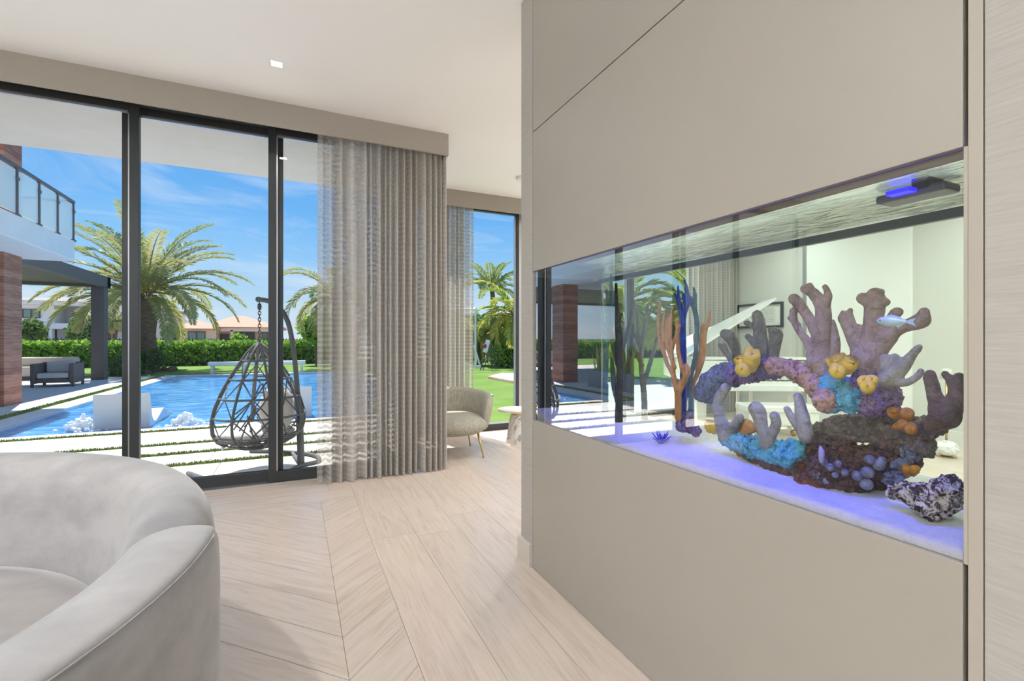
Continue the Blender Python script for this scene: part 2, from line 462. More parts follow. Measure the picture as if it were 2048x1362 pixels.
# round smoke detector high by the aquarium wall
sd = MB().lathe([(.0, 0), (.065, 0), (.07, -.012), (.062, -.035), (.03, -.045), (0.0, -.045)], 28, (0, 0, 0))
o = sd.build('smoke_detector', mat('white_plastic', (232, 230, 226), .5), smooth=True, autosm=.6); o.location = (2.46, 5.08, H)
tag(o, 'round white detector on the ceiling, half hidden behind the aquarium wall end', 'smoke detector')
# ================================================================== CURTAINS
def curtain_mat():
    m = bpy.data.materials.new('banded_sheer'); t = NT(m)
    out = t.n('ShaderNodeOutputMaterial'); tc = t.n('ShaderNodeTexCoord')
    sp = t.n('ShaderNodeSeparateXYZ'); t.l(tc.outputs['Object'], sp.inputs[0])
    uv = t.n('ShaderNodeUVMap', uv_map='cloth'); su = t.n('ShaderNodeSeparateXYZ'); t.l(uv.outputs[0], su.inputs[0])
    nz = t.n('ShaderNodeTexNoise', i={'Scale': 1.0, 'Detail': 2.0}); mp = t.n('ShaderNodeMapping'); mp.inputs['Scale'].default_value = (9, 1.2, 1)
    t.l(uv.outputs[0], mp.inputs[0]); t.l(mp.outputs[0], nz.inputs['Vector'])
    # horizontal woven bands every 48 mm
    a = t.n('ShaderNodeMath', operation='MULTIPLY', i={1: 2 * pi / .048}); t.l(su.outputs['Y'], a.inputs[0])
    s = t.n('ShaderNodeMath', operation='SINE'); t.l(a.outputs[0], s.inputs[0])
    band = t.n('ShaderNodeMapRange', interpolation_type='SMOOTHSTEP', i={'From Min': -.35, 'From Max': .35}); t.l(s.outputs[0], band.inputs['Value'])
    # fine threads
    mp2 = t.n('ShaderNodeMapping'); mp2.inputs['Scale'].default_value = (30, 420, 1); t.l(uv.outputs[0], mp2.inputs[0])
    th = t.n('ShaderNodeTexNoise', i={'Scale': 1.0, 'Detail': 2.0}); t.l(mp2.outputs[0], th.inputs['Vector'])
    col = ramp(t, th.outputs['Fac'], [(.3, lin((186, 180, 172))), (.7, lin((220, 215, 209)))])
    df = t.n('ShaderNodeBsdfDiffuse'); tl = t.n('ShaderNodeBsdfTranslucent'); t.l(col, df.inputs[0]); t.l(col, tl.inputs[0])
    cl = t.n('ShaderNodeMixShader', i={0: .30}); t.l(df.outputs[0], cl.inputs[1]); t.l(tl.outputs[0], cl.inputs[2])
    tr = t.n('ShaderNodeBsdfTransparent')
    # sheer share: 55 % in the open bands, 6 % in the dense ones
    al = t.n('ShaderNodeMapRange', i={'From Min': 0.0, 'From Max': 1.0, 'To Min': .90, 'To Max': 1.08}); t.l(band.outputs[0], al.inputs['Value'])
    edge = t.n('ShaderNodeMapRange', interpolation_type='SMOOTHSTEP', i={'From Min': .10, 'From Max': .42, 'To Min': -.34, 'To Max': 0.0}); t.l(su.outputs['X'], edge.inputs['Value'])
    ad = t.n('ShaderNodeMath', operation='MULTIPLY_ADD', i={1: .40, 2: -.20}); t.l(nz.outputs['Fac'], ad.inputs[0])
    a2 = t.n('ShaderNodeMath', operation='ADD'); t.l(al.outputs[0], a2.inputs[0]); t.l(edge.outputs[0], a2.inputs[1]); al = a2
    sm = t.n('ShaderNodeMath', operation='ADD', use_clamp=True); t.l(al.outputs[0], sm.inputs[0]); t.l(ad.outputs[0], sm.inputs[1])
    mx = t.n('ShaderNodeMixShader'); t.l(sm.outputs[0], mx.inputs[0]); t.l(tr.outputs[0], mx.inputs[1]); t.l(cl.outputs[0], mx.inputs[2])
    t.l(mx.outputs[0], out.inputs[0]); return m
M['curtain'] = curtain_mat()

def curtain(name, xa, xb, y, z0, z1, folds, amp, seed, label, ret=None, flip=False):
    rnd = random.Random(seed)
    # irregular fold line in plan
    pts = [(xa, y), (xa + .02, y + .004), (xa + .045, y)]; x = xa + .05; side = 1
    ws = [rnd.choice((.5, .6, .7, .9, 1.1, 1.5)) for _ in range(folds)]; tot = sum(ws)
    for w in ws:
        w = w / tot * (xb - xa - .05)
        x += w; pts.append((x - w * .5 + rnd.uniform(-.15, .15) * w, y + side * amp * rnd.uniform(.55, 1.1))); side = -side
    pts.append((xb, y))
    if ret: pts += ret
    P = smooth_path(pts, 8)
    # small hem ripples: the foot spreads a little more than the heading
    nz = 26; vs = []; fs = []; uv = []
    acc = [0]
    for i in range(1, len(P)): acc.append(acc[-1] + sqrt((P[i][0]-P[i-1][0])**2 + (P[i][1]-P[i-1][1])**2))
    ph = [rnd.uniform(0, 6.28) for _ in range(3)]
    for j in range(nz):
        t = j / (nz - 1); z = lerp(z0, z1, t); spread = 1.0 + .25 * (1 - t) ** 2 - .35 * max(0, t - .93) / .07
        for i, (px_, py_) in enumerate(P):
            s = acc[i]
            wob = .006 * sin(3.1 * s + ph[0] + 2 * t) * (1 - t)
            zz = z + (0.006 * sin(9 * s + ph[1]) * (1 - t) ** 8)
            vs.append((px_ + wob, y + (py_ - y) * spread + wob * .6, zz)); uv.append((acc[-1] - s if flip else s, zz))
    n = len(P)
    for j in range(nz - 1):
        for i in range(n - 1): fs.append((j*n + i, j*n + i + 1, (j+1)*n + i + 1, (j+1)*n + i))
    me = bpy.data.meshes.new(name); me.from_pydata(vs, [], fs)
    ul = me.uv_layers.new(name='cloth')
    for l in me.loops: ul.data[l.index].uv = uv[l.vertex_index]
    me.polygons.foreach_set('use_smooth', [True] * len(me.polygons)); me.materials.append(M['curtain'])
    o = bpy.data.objects.new(name, me); COL.objects.link(o)
    return tag(o, label, 'curtain', 'sheer banded curtains')
curtain('curtain',     .175, 1.305, 4.43, .012, 3.13, 33, .050, 5, 'tall sheer curtain with woven bands gathered in folds beside the sliding doors',
        ret=[(1.325, 4.41), (1.335, 4.46), (1.335, 4.60)])
curtain('curtain', 1.50, 2.165, 5.95, .012, 3.10, 19, .05, 9, 'sheer banded curtain behind the olive armchair, at the farther window', flip=True)
curtain('curtain', 5.95, 7.1, 5.95, .012, 3.03, 24, .05, 12, 'pale sheer curtain in the far corner behind the aquarium and the white piano')

# ================================================================== SOFA (round, grey velvet)
def velvet(name, c, k):
    m = bpy.data.materials.new(name); t = NT(m)
    p = t.n('ShaderNodeBsdfPrincipled', i={'Roughness': .85, 'Sheen Weight': .55, 'Sheen Roughness': .35, 'Specular IOR Level': .2}); out = t.n('ShaderNodeOutputMaterial')
    tc = t.n('ShaderNodeTexCoord'); nz = t.n('ShaderNodeTexNoise', i={'Scale': 3.2, 'Detail': 5.0, 'Roughness': .6}); mp = t.n('ShaderNodeMapping')
    mp.inputs['Scale'].default_value = (1, 1.6, 2.5); t.l(tc.outputs['Object'], mp.inputs[0]); t.l(mp.outputs[0], nz.inputs['Vector'])
    t.l(ramp(t, nz.outputs['Fac'], [(.35, lin(tuple(x * (1 - k) for x in c))), (.65, lin(c))]), p.inputs['Base Color'])
    nb = t.n('ShaderNodeTexNoise', i={'Scale': 300.0, 'Detail': 2.0}); t.l(tc.outputs['Object'], nb.inputs['Vector'])
    b = t.n('ShaderNodeBump', i={'Strength': .15, 'Distance': .002}); t.l(nb.outputs['Fac'], b.inputs['Height']); t.l(b.outputs[0], p.inputs['Normal'])
    t.l(p.outputs[0], out.inputs[0]); return m
M['velvet'] = velvet('grey_velvet', (166, 163, 162), .13)
M['velvet_seat'] = velvet('grey_velvet_seat', (152, 147, 144), .13)
SCX, SCY = -1.45, 1.55
sofa = empty('curved_sofa', (SCX, SCY, 0), 0, 'low round sofa in pale grey velvet, partly in view by the sliding doors', 'sofa')
def sofa_sweep(a0, a1, prof, n, endround=0.0, endcap=.05):
    """sweep a closed (r,z) profile round the sofa's centre; ends pulled in to soft rounds"""
    b = MB(); steps = []
    rc = sum(p[0] for p in prof) / len(prof); zc = sum(p[1] for p in prof) / len(prof)
    ends = [(0.0, .0), (.12, .55), (.35, .80), (.7, .94), (1.0, 1.0)]
    A = []
    da = endcap / rc * (1 if a1 > a0 else -1)
    for f, s in ends: A.append((a0 + da * f, s))
    for i in range(1, n): A.append((lerp(a0 + da, a1 - da, i / n), 1.0))
    for f, s in reversed(ends): A.append((a1 - da * f, s))
    m = len(prof)
    for a, s in A:
        s2 = 1 - (1 - s) * (endcap * 1.3 / .3)
        if s == 0.0: s2 = .03
        for (r, z) in prof:
            rr = rc + (r - rc) * s2; zz = zc + (z - zc) * s2
            b.v.append(Vector((SCX + rr * cos(a), SCY + rr * sin(a), zz)))
    for i in range(len(A) - 1):
        for k in range(m):
            k2 = (k + 1) % m; b.f.append((i*m + k, (i+1)*m + k, (i+1)*m + k2, i*m + k2))
    b.f.append(tuple(range(m))); b.f.append(tuple(range((len(A)-1)*m + m - 1, (len(A)-1)*m - 1, -1)))
    return b
profA = smooth_path([(1.20, .06), (1.232, .20), (1.238, .5), (1.232, .68), (1.195, .765), (1.13, .79), (1.06, .765), (1.02, .68), (.99, .52), (.965, .36), (.955, .1), (1.05, .05), (1.20, .06)], 4)[:-1]
sofa_sweep(radians(3.0), radians(205), profA, 70).build('backrest', M['velvet'], sofa, smooth=True)
profB = smooth_path([(1.235, .06), (1.255, .12), (1.258, .45), (1.256, .66), (1.247, .715), (1.225, .735), (1.14, .742), (1.06, .71), (1.01, .62), (.98, .45), (.96, .1), (1.05, .05), (1.235, .06)], 4)[:-1]
sofa_sweep(radians(2.2), radians(-150), profB, 56).build('armrest', M['velvet'], sofa, smooth=True)
pts = [(SCX + 1.249 * cos(radians(a)), SCY + 1.249 * sin(radians(a)), .722) for a in range(-2, -148, -2)]
MB().tube(pts, .0022, 6).build('piping', M['velvet_seat'], sofa, smooth=True)
st = MB().lathe([(0, .1), (.97, .1), (.985, .2), (.985, .36), (.965, .405), (.9, .425), (.5, .435), (0, .437)], 72, (SCX, SCY, 0))
st.build('seat', M['velvet_seat'], sofa, smooth=True)
MB().lathe([(0, 0), (1.15, 0), (1.15, .06), (0, .06)], 64, (SCX, SCY, 0)).build('plinth', mat('sofa_plinth', (60, 57, 54), .8), sofa)

# ================================================================== ARMCHAIR
def ribbed_fabric():
    m = bpy.data.materials.new('olive_boucle'); t = NT(m)
    p = t.n('ShaderNodeBsdfPrincipled', i={'Roughness': .9, 'Sheen Weight': .2, 'Specular IOR Level': .15}); out = t.n('ShaderNodeOutputMaterial'); tc = t.n('ShaderNodeTexCoord')
    mp = t.n('ShaderNodeMapping'); mp.inputs['Scale'].default_value = (90, 90, 9); t.l(tc.outputs['Object'], mp.inputs[0])
    nz = t.n('ShaderNodeTexNoise', i={'Scale': 1.0, 'Detail': 5.0, 'Roughness': .7}); t.l(mp.outputs[0], nz.inputs['Vector'])
    t.l(ramp(t, nz.outputs['Fac'], [(.3, lin((132, 128, 114))), (.7, lin((188, 183, 167)))]), p.inputs['Base Color'])
    b = t.n('ShaderNodeBump', i={'Strength': .5, 'Distance': .006}); t.l(nz.outputs['Fac'], b.inputs['Height']); t.l(b.outputs[0], p.inputs['Normal'])
    t.l(p.outputs[0], out.inputs[0]); return m
M['olive'] = ribbed_fabric()
M['brass'] = mat('brushed_brass', (196, 168, 116), .3, metal=.9)
def armchair():
    ch = empty('armchair', (0, 0, 0), 0, 'olive grey tub armchair on slim brass legs beside the gathered curtain', 'armchair')
    # local frame: chair faces -y, centre at origin
    def seat(u, v):
        a = 2 * pi * u; t = v * pi
        c, s = cos(a), sin(a)
        r = abs(c) ** 2.6 + abs(s) ** 2.6; k = r ** (-1 / 2.6)
        q = sin(t) ** .55 if 0 < t < pi else 0
        return (c * k * .37 * q, -.03 + s * k * .36 * q, .335 + .115 * cos(t) * (1.0))
    MB().grid(seat, 40, 17, closed_u=True).build('seat', M['olive'], ch, smooth=True)
    # wrapping back: band swept round the rear of the seat, tallest behind
    n = 44; b = MB(); ring = 14
    for i in range(n):
        t = i / (n - 1); a = lerp(radians(-32), radians(212), t)
        e = min(1.0, min(t, 1 - t) / .09); e = sqrt(max(0.0, 1 - (1 - e) ** 2)); e = max(e, .05)
        hgt = .365 + .06 * max(0, sin(a)) ; lean = .035
        cx, cy = cos(a) * .385, sin(a) * .385 - .0
        top = .28 + hgt; bot = .20 + .05 * (1 - max(0, sin(a)))
        zm = (top + bot) / 2; hz = (top - bot) / 2
        for k in range(ring):
            w = 2 * pi * k / ring; cw, sw = cos(w), sin(w)
            dr = (abs(cw) ** .7) * (1 if cw > 0 else -1) * .058 * e; dz = (abs(sw) ** .75) * (1 if sw > 0 else -1) * hz * (.35 + .65 * e)
            rr = 1 + (dr + lean * (dz / hz)) / .385
            b.v.append(Vector((cx * rr, cy * rr, zm + dz)))
    for i in range(n - 1):
        for k in range(ring):
            k2 = (k + 1) % ring; b.f.append((i*ring + k, i*ring + k2, (i+1)*ring + k2, (i+1)*ring + k))
    b.f.append(tuple(range(ring))); b.f.append(tuple(range((n-1)*ring + ring - 1, (n-1)*ring - 1, -1)))
    b.build('backrest', M['olive'], ch, smooth=True)
    for x, y in ((-.24, -.24), (.24, -.24), (-.22, .24), (.22, .24)):
        MB().tube([(x, y, .27), (x * 1.22, y * 1.22, 0.0)], [.014, .007], 10).build('leg', M['brass'], ch, smooth=True)
    return ch
ac = armchair(); ac.location = (1.575, 5.03, 0); ac.rotation_euler = (0, 0, radians(-8))

# ================================================================== SIDE TABLE
def marble_mat(name, base, vein, scale=3.0):
    m = bpy.data.materials.new(name); t = NT(m)
    p = t.n('ShaderNodeBsdfPrincipled', i={'Roughness': .25}); out = t.n('ShaderNodeOutputMaterial'); tc = t.n('ShaderNodeTexCoord')
    nz = t.n('ShaderNodeTexNoise', i={'Scale': scale, 'Detail': 8.0, 'Distortion': 2.2}); t.l(tc.outputs['Object'], nz.inputs['Vector'])
    t.l(ramp(t, nz.outputs['Fac'], [(.46, lin(base)), (.495, lin(vein)), (.51, lin(vein)), (.55, lin(base))]), p.inputs['Base Color'])
    t.l(p.outputs[0], out.inputs[0]); return m
M['marble'] = marble_mat('veined_marble', (216, 212, 206), (150, 144, 138))
stb = empty('side_table', (2.47, 5.24, 0), 0, 'small side table on a cone of veined marble, beside the aquarium wall end', 'side table')
MB().lathe([(0, 0), (.135, 0), (.132, .02), (.085, .30), (.075, .34), (0, .34)], 32, (2.47, 5.24, 0)).build('base', M['marble'], stb, smooth=True, autosm=.6)
MB().lathe([(0, .34), (.07, .34), (.07, .375), (0, .375)], 28, (2.47, 5.24, 0)).build('collar', M['brass'], stb, smooth=True, autosm=.6)
MB().lathe([(0, .375), (.18, .375), (.235, .395), (.235, .41), (0, .41)], 40, (2.47, 5.24, 0)).build('tabletop', mat('pale_stone_top', (222, 212, 192), .3), stb, smooth=True, autosm=.5)

# ================================================================== ROOM BEHIND THE TANK
M['white_lacquer'] = mat('white_piano_lacquer', (243, 243, 238), .18, coat=.3)
M['dark_slot'] = mat('dark_recess', (92, 96, 96), .6)
# framed certificate on the far wall
a, b_ = onx(1475, 657, 7.19), onx(1567, 603, 7.19)
py0, py1, pz0, pz1 = b_.y, a.y, a.z, b_.z
pic = empty('framed_picture', (7.185, (py0 + py1) / 2, pz0), 0, 'black framed certificate with wide white mat on the far wall behind the tank', 'picture')
f = MB(); w = .035
for p, q in (((7.16, py0, pz0), (7.199, py1, pz0 + w)), ((7.16, py0, pz1 - w), (7.199, py1, pz1)), ((7.16, py0, pz0 + w), (7.199, py0 + w, pz1 - w)), ((7.16, py1 - w, pz0 + w), (7.199, py1, pz1 - w))): f.box(p, q)
f.build('frame', mat('black_picture_frame', (40, 46, 46), .4), pic)
MB().box((7.185, py0 + w, pz0 + w), (7.199, py1 - w, pz1 - w)).build('mat_board', mat('white_mat_board', (238, 240, 236), .8), pic)
doc = MB().box((7.181, py0 + .13, pz0 + .075), (7.1845, py1 - .13, pz1 - .075)); dd = doc.build('print', mat('cream_paper', (228, 230, 222), .8), pic)
ln = MB(); rnd = random.Random(2)
for k in range(9):
    z = pz1 - .11 - k * .026
    if z < pz0 + .09: break
    y = py0 + .16
    while y < py1 - .2:
        L = rnd.uniform(.04, .12); ln.box((7.1795, y, z), (7.181, min(y + L, py1 - .16), z + .006)); y += L + .02
ln.build('text_rows', mat('grey_print', (168, 172, 168), .9), dd)
p = onx(1450, 603, 7.19)
o = MB().box((7.18, p.y - .05, p.z - .07), (7.199, p.y + .05, p.z + .07)).build('thermostat', M['white_lacquer'], bevel=.006); tag(o, 'small white wall thermostat left of the framed certificate', 'thermostat')

# white grand piano, keyboard towards the camera
def piano():
    pn = empty('grand_piano', (0, 0, 0), 0, 'white grand piano with raised lid, seen through the tank', 'piano')
    # local: keyboard at y=0 facing -y, tail at +y; bass side x<0
    out = smooth_path([(-.74, .0), (-.74, 1.3), (-.66, 1.62), (-.42, 1.72), (-.16, 1.55), (.06, 1.15), (.42, .86), (.66, .68), (.74, .45), (.74, .0)], 6)
    b = MB(); rim = out; n = len(rim)
    for x, y in rim: b.v += [Vector((x, y, .72)), Vector((x, y, 1.0)), Vector((x * .95, .03 + y * .96, 1.0)), Vector((x * .95, .03 + y * .96, .9))]
    for i in range(n - 1):
        for k in range(3): b.f.append((i*4 + k, (i+1)*4 + k, (i+1)*4 + k + 1, i*4 + k + 1))
    b.prism([(x, y) for x, y in rim], .70, .72)
    b.build('rim', M['white_lacquer'], pn)
    sb = MB().prism([(x * .94, .05 + y * .94) for x, y in rim], .86, .88); sb.build('soundboard', mat('gold_iron_plate', (190, 175, 130), .4, metal=.5), pn)
    kb = MB().box((-.74, -.26, .62), (.74, .0, .70)); kb.box((-.74, -.26, .70), (-.66, 0, .86)).box((.66, -.26, .70), (.74, 0, .86)).box((-.66, -.01, .74), (.66, .03, .98))
    kb.build('key_bed', M['white_lacquer'], pn, bevel=.008)
    k = MB().box((-.655, -.235, .70), (.655, -.02, .735)); k.build('keyboard', mat('ivory_keys', (240, 238, 228), .3), pn)
    bk = MB(); i = 0
    for j in range(52):
        if j % 7 in (0, 1, 3, 4, 5): x = -.655 + 1.31 * (j + 1) / 52; bk.box((x - .006, -.15, .735), (x + .006, -.02, .748))
    bk.build('black_keys', M['dark_slot'], pn)
    fb = MB().box((-.655, -.045, .742), (.655, -.015, .92)); fb.build('fallboard', M['white_lacquer'], pn)
    # lid hinged on the bass side
    lid = MB(); ang = radians(33)
    Mx = Matrix.Translation((-.74, 0, 1.0)) @ Matrix.Rotation(-ang, 4, 'Y') @ Matrix.Translation((.74, 0, -1.0))
    lid.prism([(x, y + (.35 if y < .3 else 0)) for x, y in rim if True], 1.005, 1.035, Mx)
    lid.build('lid', M['white_lacquer'], pn)
    fl = MB().box((-.74, .02, 1.0), (.74, .33, 1.03)); fl.build('front_lid', M['white_lacquer'], pn, bevel=.004)
    pr = Mx @ Vector((.45, .8, 1.005)); MB().tube([(.66, .62, .98), (pr.x, pr.y, pr.z)], .012, 8).build('lid_prop', M['white_lacquer'], pn)
    for x, y in ((-.6, .12), (.6, .12), (-.38, 1.42)):
        lg = MB().prism([(x-.06, y-.06), (x+.06, y-.06), (x+.06, y+.06), (x-.06, y+.06)], .09, .70); lo = lg.build('leg', M['white_lacquer'], pn, bevel=.01)
        MB().sphere((x, y, .045), .045, 12, 8).build('caster', M['brass'], lo, smooth=True)
    ly = MB().box((-.10, .18, .12), (-.07, .22, .70)).box((.07, .18, .12), (.10, .22, .70)).box((-.14, .15, .08), (.14, .25, .13)); lyo = ly.build('pedal_lyre', M['white_lacquer'], pn)
    pd = MB()
    for x in (-.07, 0, .07): pd.box((x - .014, .03, .085), (x + .014, .15, .1))
    pd.build('pedals', M['brass'], lyo)
    return pn
pn = piano(); pn.location = (5.35, 4.25, 0); pn.rotation_euler = (0, 0, radians(-28))
# white bench before it
bn = empty('piano_bench', (0, 0, 0), 0, 'white box bench standing before the white piano', 'bench')
MB().box((-.4, -.18, .44), (.4, .18, .52)).build('cushion', M['white_lacquer'], bn, bevel=.02)
MB().box((-.38, -.16, .30), (.38, .16, .44)).build('apron', M['white_lacquer'], bn, bevel=.005)
for x in (-.35, .35):
    for y in (-.13, .13): MB().box((x - .03, y - .03, 0), (x + .03, y + .03, .30)).build('leg', M['white_lacquer'], bn)
bn.location = (5.02, 3.65, 0); bn.rotation_euler = (0, 0, radians(-28))
# slim floor lamp with a round marble foot
lp = onz(1893, 914, 0.0); LX, LY = lp.x, lp.y
fl = empty('floor_lamp', (LX, LY, 0), 0, 'slim brass floor lamp on a round white marble foot, right end of the tank view', 'floor lamp')
MB().lathe([(0, 0), (.085, 0), (.085, .012), (0, .012)], 28, (LX, LY, 0)).build('foot_plate', M['brass'], fl)
MB().sphere((LX, LY, .095), .105, 28, 18, (1, 1, .82)).build('base', marble_mat('white_marble_ball', (244, 243, 240), (205, 203, 198), 6), fl, smooth=True)
MB().tube([(LX, LY, .17), (LX, LY, .86)], .011, 12).build('pole', M['brass'], fl, smooth=True)
MB().lathe([(.016, .26), (.02, .29), (.016, .32)], 16, (LX, LY, 0)).build('collar', M['brass'], fl, smooth=True)
MB().lathe([(.03, .83), (.06, .84), (.045, .94), (.02, .95)], 24, (LX, LY, 0)).build('lamp_shade', mat('white_shade', (238, 236, 228), .7, transl=.4), fl, smooth=True)
# ================================================================== AQUARIUM
TX0, TX1 = WX + .012, 1.625       # front and rear pane
TY0, TY1 = YO0 + .004, YO1 - .004
TZ0, TZ1 = ZO0 + .003, ZO1 - .004
M['tank_glass'] = glass_mat('tank_front_glass', (.975, .99, .98), boost=2.0, base=.05, power=2.0)
M['tank_rear'] = glass_mat('tank_rear_glass', (.87, .955, .905), boost=.05, base=.0)
aq = empty('aquarium', (1.4, 1.385, ZO0), 0, 'long built-in glass aquarium set into the greige wall', 'aquarium')
MB().add([(TX0, TY0, TZ0), (TX0, TY1, TZ0), (TX0, TY1, TZ1), (TX0, TY0, TZ1)], [(0, 1, 2, 3)]).build('front_pane', M['tank_glass'], aq, fix=False)
MB().add([(TX1, TY0, TZ0), (TX1, TY1, TZ0), (TX1, TY1, TZ1), (TX1, TY0, TZ1)], [(0, 1, 2, 3)]).build('rear_pane', M['tank_rear'], aq, fix=False)
M['navy'] = mat('deep_blue_end_panel', (14, 16, 34), .35)
MB().box((TX0 + .002, TY1 - .010, TZ0), (TX1 - .002, TY1, TZ1 - .03)).build('end_panel', M['navy'], aq)
MB().add([(TX0, TY0, TZ0), (TX1, TY0, TZ0), (TX1, TY0, TZ1), (TX0, TY0, TZ1)], [(0, 1, 2, 3)]).build('side_pane', M['tank_rear'], aq, fix=False)
fr_ = MB().box((TX1 - .02, TY0, TZ1 - .045), (TX1 - .002, TY1, TZ1 - .018)); fr_.build('rear_brace', mat('grey_green_brace', (74, 88, 94), .4), aq)
MB().box((TX0 + .002, TY0, TZ1 - .016), (TX0 + .007, TY1, TZ1 + .002)).build('front_brace', mat('brown_silicone_edge', (96, 86, 74), .6), aq)
hd = MB().box((TX0 + .0, TY0, TZ1 + .05), (TX1 + .0, TY1, TZ1 + .056)); hd.build('hood', mat('white_hood', (238, 240, 236), .6), aq)

# water surface, seen from below: a rippled mirror
def water_top_mat():
    m = bpy.data.materials.new('rippled_water_surface'); t = NT(m)
    out = t.n('ShaderNodeOutputMaterial'); tc = t.n('ShaderNodeTexCoord')
    mp = t.n('ShaderNodeMapping'); mp.inputs['Scale'].default_value = (26, 9, 1); t.l(tc.outputs['Object'], mp.inputs[0])
    nz = t.n('ShaderNodeTexNoise', i={'Scale': 1.0, 'Detail': 5.0, 'Distortion': 1.2}); t.l(mp.outputs[0], nz.inputs['Vector'])
    b = t.n('ShaderNodeBump', i={'Strength': .55, 'Distance': .02}); t.l(nz.outputs['Fac'], b.inputs['Height'])
    gl = t.n('ShaderNodeBsdfGlossy', i={'Roughness': .06}); gl.inputs[0].default_value = (.93, .97, .94, 1); t.l(b.outputs[0], gl.inputs['Normal'])
    tr = t.n('ShaderNodeBsdfTransparent'); tr.inputs[0].default_value = (.96, .98, .97, 1)
    tl = t.n('ShaderNodeBsdfDiffuse'); tl.inputs[0].default_value = (.86, .92, .88, 1); t.l(b.outputs[0], tl.inputs['Normal'])
    m1 = t.n('ShaderNodeMixShader', i={0: .35}); t.l(tr.outputs[0], m1.inputs[1]); t.l(tl.outputs[0], m1.inputs[2])
    mx = t.n('ShaderNodeMixShader', i={0: .62}); t.l(m1.outputs[0], mx.inputs[1]); t.l(gl.outputs[0], mx.inputs[2])
    t.l(mx.outputs[0], out.inputs[0]); return m
M['water_top'] = water_top_mat()
def wsurf(u, v):
    x = lerp(TX0 + .001, TX1 - .001, u); y = lerp(TY0, TY1, v)
    return (x, y, TZ1 - .014 + .003 * mnoise.noise(Vector((x * 22, y * 9, 0))))
MB().grid(wsurf, 30, 90).build('water_surface', M['water_top'], aq, smooth=True)
# the water itself: a faint green tint in the light that passes
M['water'] = glass_mat('aquarium_water', (.95, .985, .965), boost=0, base=0)
MB().box((TX0 + .004, TY0 + .003, TZ0 + .005), (TX1 - .004, TY1 - .012, TZ1 - .02)).build('water', M['water'], aq)

# sand bed, heaped unevenly; its front shows the dark sediment line on the glass
def sandz(x, y):
    f = (x - TX0) / (TX1 - TX0)
    z = .018 + .024 * f + .012 * mnoise.noise(Vector((x * 5, y * 3.2, 2.0))) + .012 * f + .004 * mnoise.noise(Vector((x * 22, y * 22, 0)))
    z += .05 * max(0, (y - 2.05) / .25) ** 2 * (1 - f)
    return TZ0 + max(.008, z)
sand = MB(); NX, NY = 22, 110
for i in range(NX + 1):
    for j in range(NY + 1):
        x = lerp(TX0 + .003, TX1 - .003, i / NX); y = lerp(TY0 + .001, TY1 - .011, j / NY); sand.v.append(Vector((x, y, sandz(x, y))))
for i in range(NX):
    for j in range(NY): a = i*(NY+1)+j; sand.f.append((a, a+1, a+NY+2, a+NY+1))
bb = len(sand.v)
for j in range(NY + 1): sand.v.append(Vector((TX0 + .003, lerp(TY0 + .001, TY1 - .011, j / NY), TZ0 - .002)))
for j in range(NY): sand.f.append((j, bb + j, bb + j + 1, j + 1))
so = sand.build('sand', mat('white_coral_sand', (222, 219, 214), .95, var=.05, vscale=40, bump=.4, bscale=260), smooth=True)
tag(so, 'bed of fine white sand on the floor of the aquarium', 'sand', kind='stuff')

# aquarium lamp: bar with a blue emitter, hung over the front right of the tank
la = onx(1752, 372, TX0 + .10); lb = onx(1893, 333, TX0 + .10)
zl = (la.z + lb.z) / 2
al = empty('aquarium_lamp', (TX0 + .1, (la.y + lb.y) / 2, zl), 0, 'grey bar lamp with blue emitter at the water surface, top right of the tank', 'aquarium lamp')
ylo, yhi = min(la.y, lb.y), max(la.y, lb.y)
zl = TZ1 - .034
b = MB().box((TX0 + .095, ylo, zl - .008), (TX0 + .165, yhi, zl + .012)); b.build('housing', mat('grey_lamp_housing', (96, 98, 108), .4, metal=.3), al, bevel=.006)
MB().box((TX0 + .06, ylo + .05, zl - .002), (TX0 + .093, yhi - .04, zl + .008)).build('emitter', mat('blue_led', (30, 30, 255), .4, emit=(24, 20, 255), estr=2.2), al, bevel=.002)
MB().box((TX0 + .09, ylo + .03, zl + .004), (TX0 + .16, ylo + .06, zl + .03)).build('bracket', M['groove'], al)

# ---------------- corals and rocks
TEX = {}
def clouds(scale):
    if scale not in TEX:
        tx = bpy.data.textures.new('clouds', 'CLOUDS'); tx.noise_scale = scale; tx.noise_depth = 3; TEX[scale] = tx
    return TEX[scale]
def organic(name, b, m, voxel=.004, disp=.004, dscale=.02, parent=None, label=None, cat=None, group=None, sub=0):
    o = b.build(name, m, parent)
    if voxel >= .005: voxel = .0038
    md = o.modifiers.new('r', 'REMESH'); md.mode = 'VOXEL'; md.voxel_size = voxel; md.use_smooth_shade = True
    sm = o.modifiers.new('s', 'SMOOTH'); sm.iterations = 2; sm.factor = .5
    if disp:
        d = o.modifiers.new('d', 'DISPLACE'); d.texture = clouds(dscale); d.strength = disp; d.mid_level = .5; d.texture_coords = 'GLOBAL'
    if disp >= .012:
        d = o.modifiers.new('e', 'DISPLACE'); d.texture = clouds(.011); d.strength = .020; d.mid_level = .5; d.texture_coords = 'GLOBAL'
    if label: tag(o, label, cat, group)
    return o
def chain(b, pts, X, taper=1.0, n=10, dx=None):
    """tapered round branch through (px, py, r_px[, depth offset]) points at depth X"""
    P, R = [], []
    for p in pts:
        x = X + (p[3] if len(p) > 3 else 0)
        q = onx(p[0], p[1], x); t = (q - EYE).dot(FW); P.append(tuple(q)); R.append(p[2] * t / FPX)
    full = [p + (r,) for p, r in zip(P, R)]
    if len(full) > 2: full = smooth_path(full, 4)
    b.tube([f[:3] for f in full], [max(.0012, f[3]) for f in full], n)
    b.sphere(full[-1][:3], full[-1][3] * 1.02, 10, 7); b.sphere(full[0][:3], full[0][3], 10, 7)
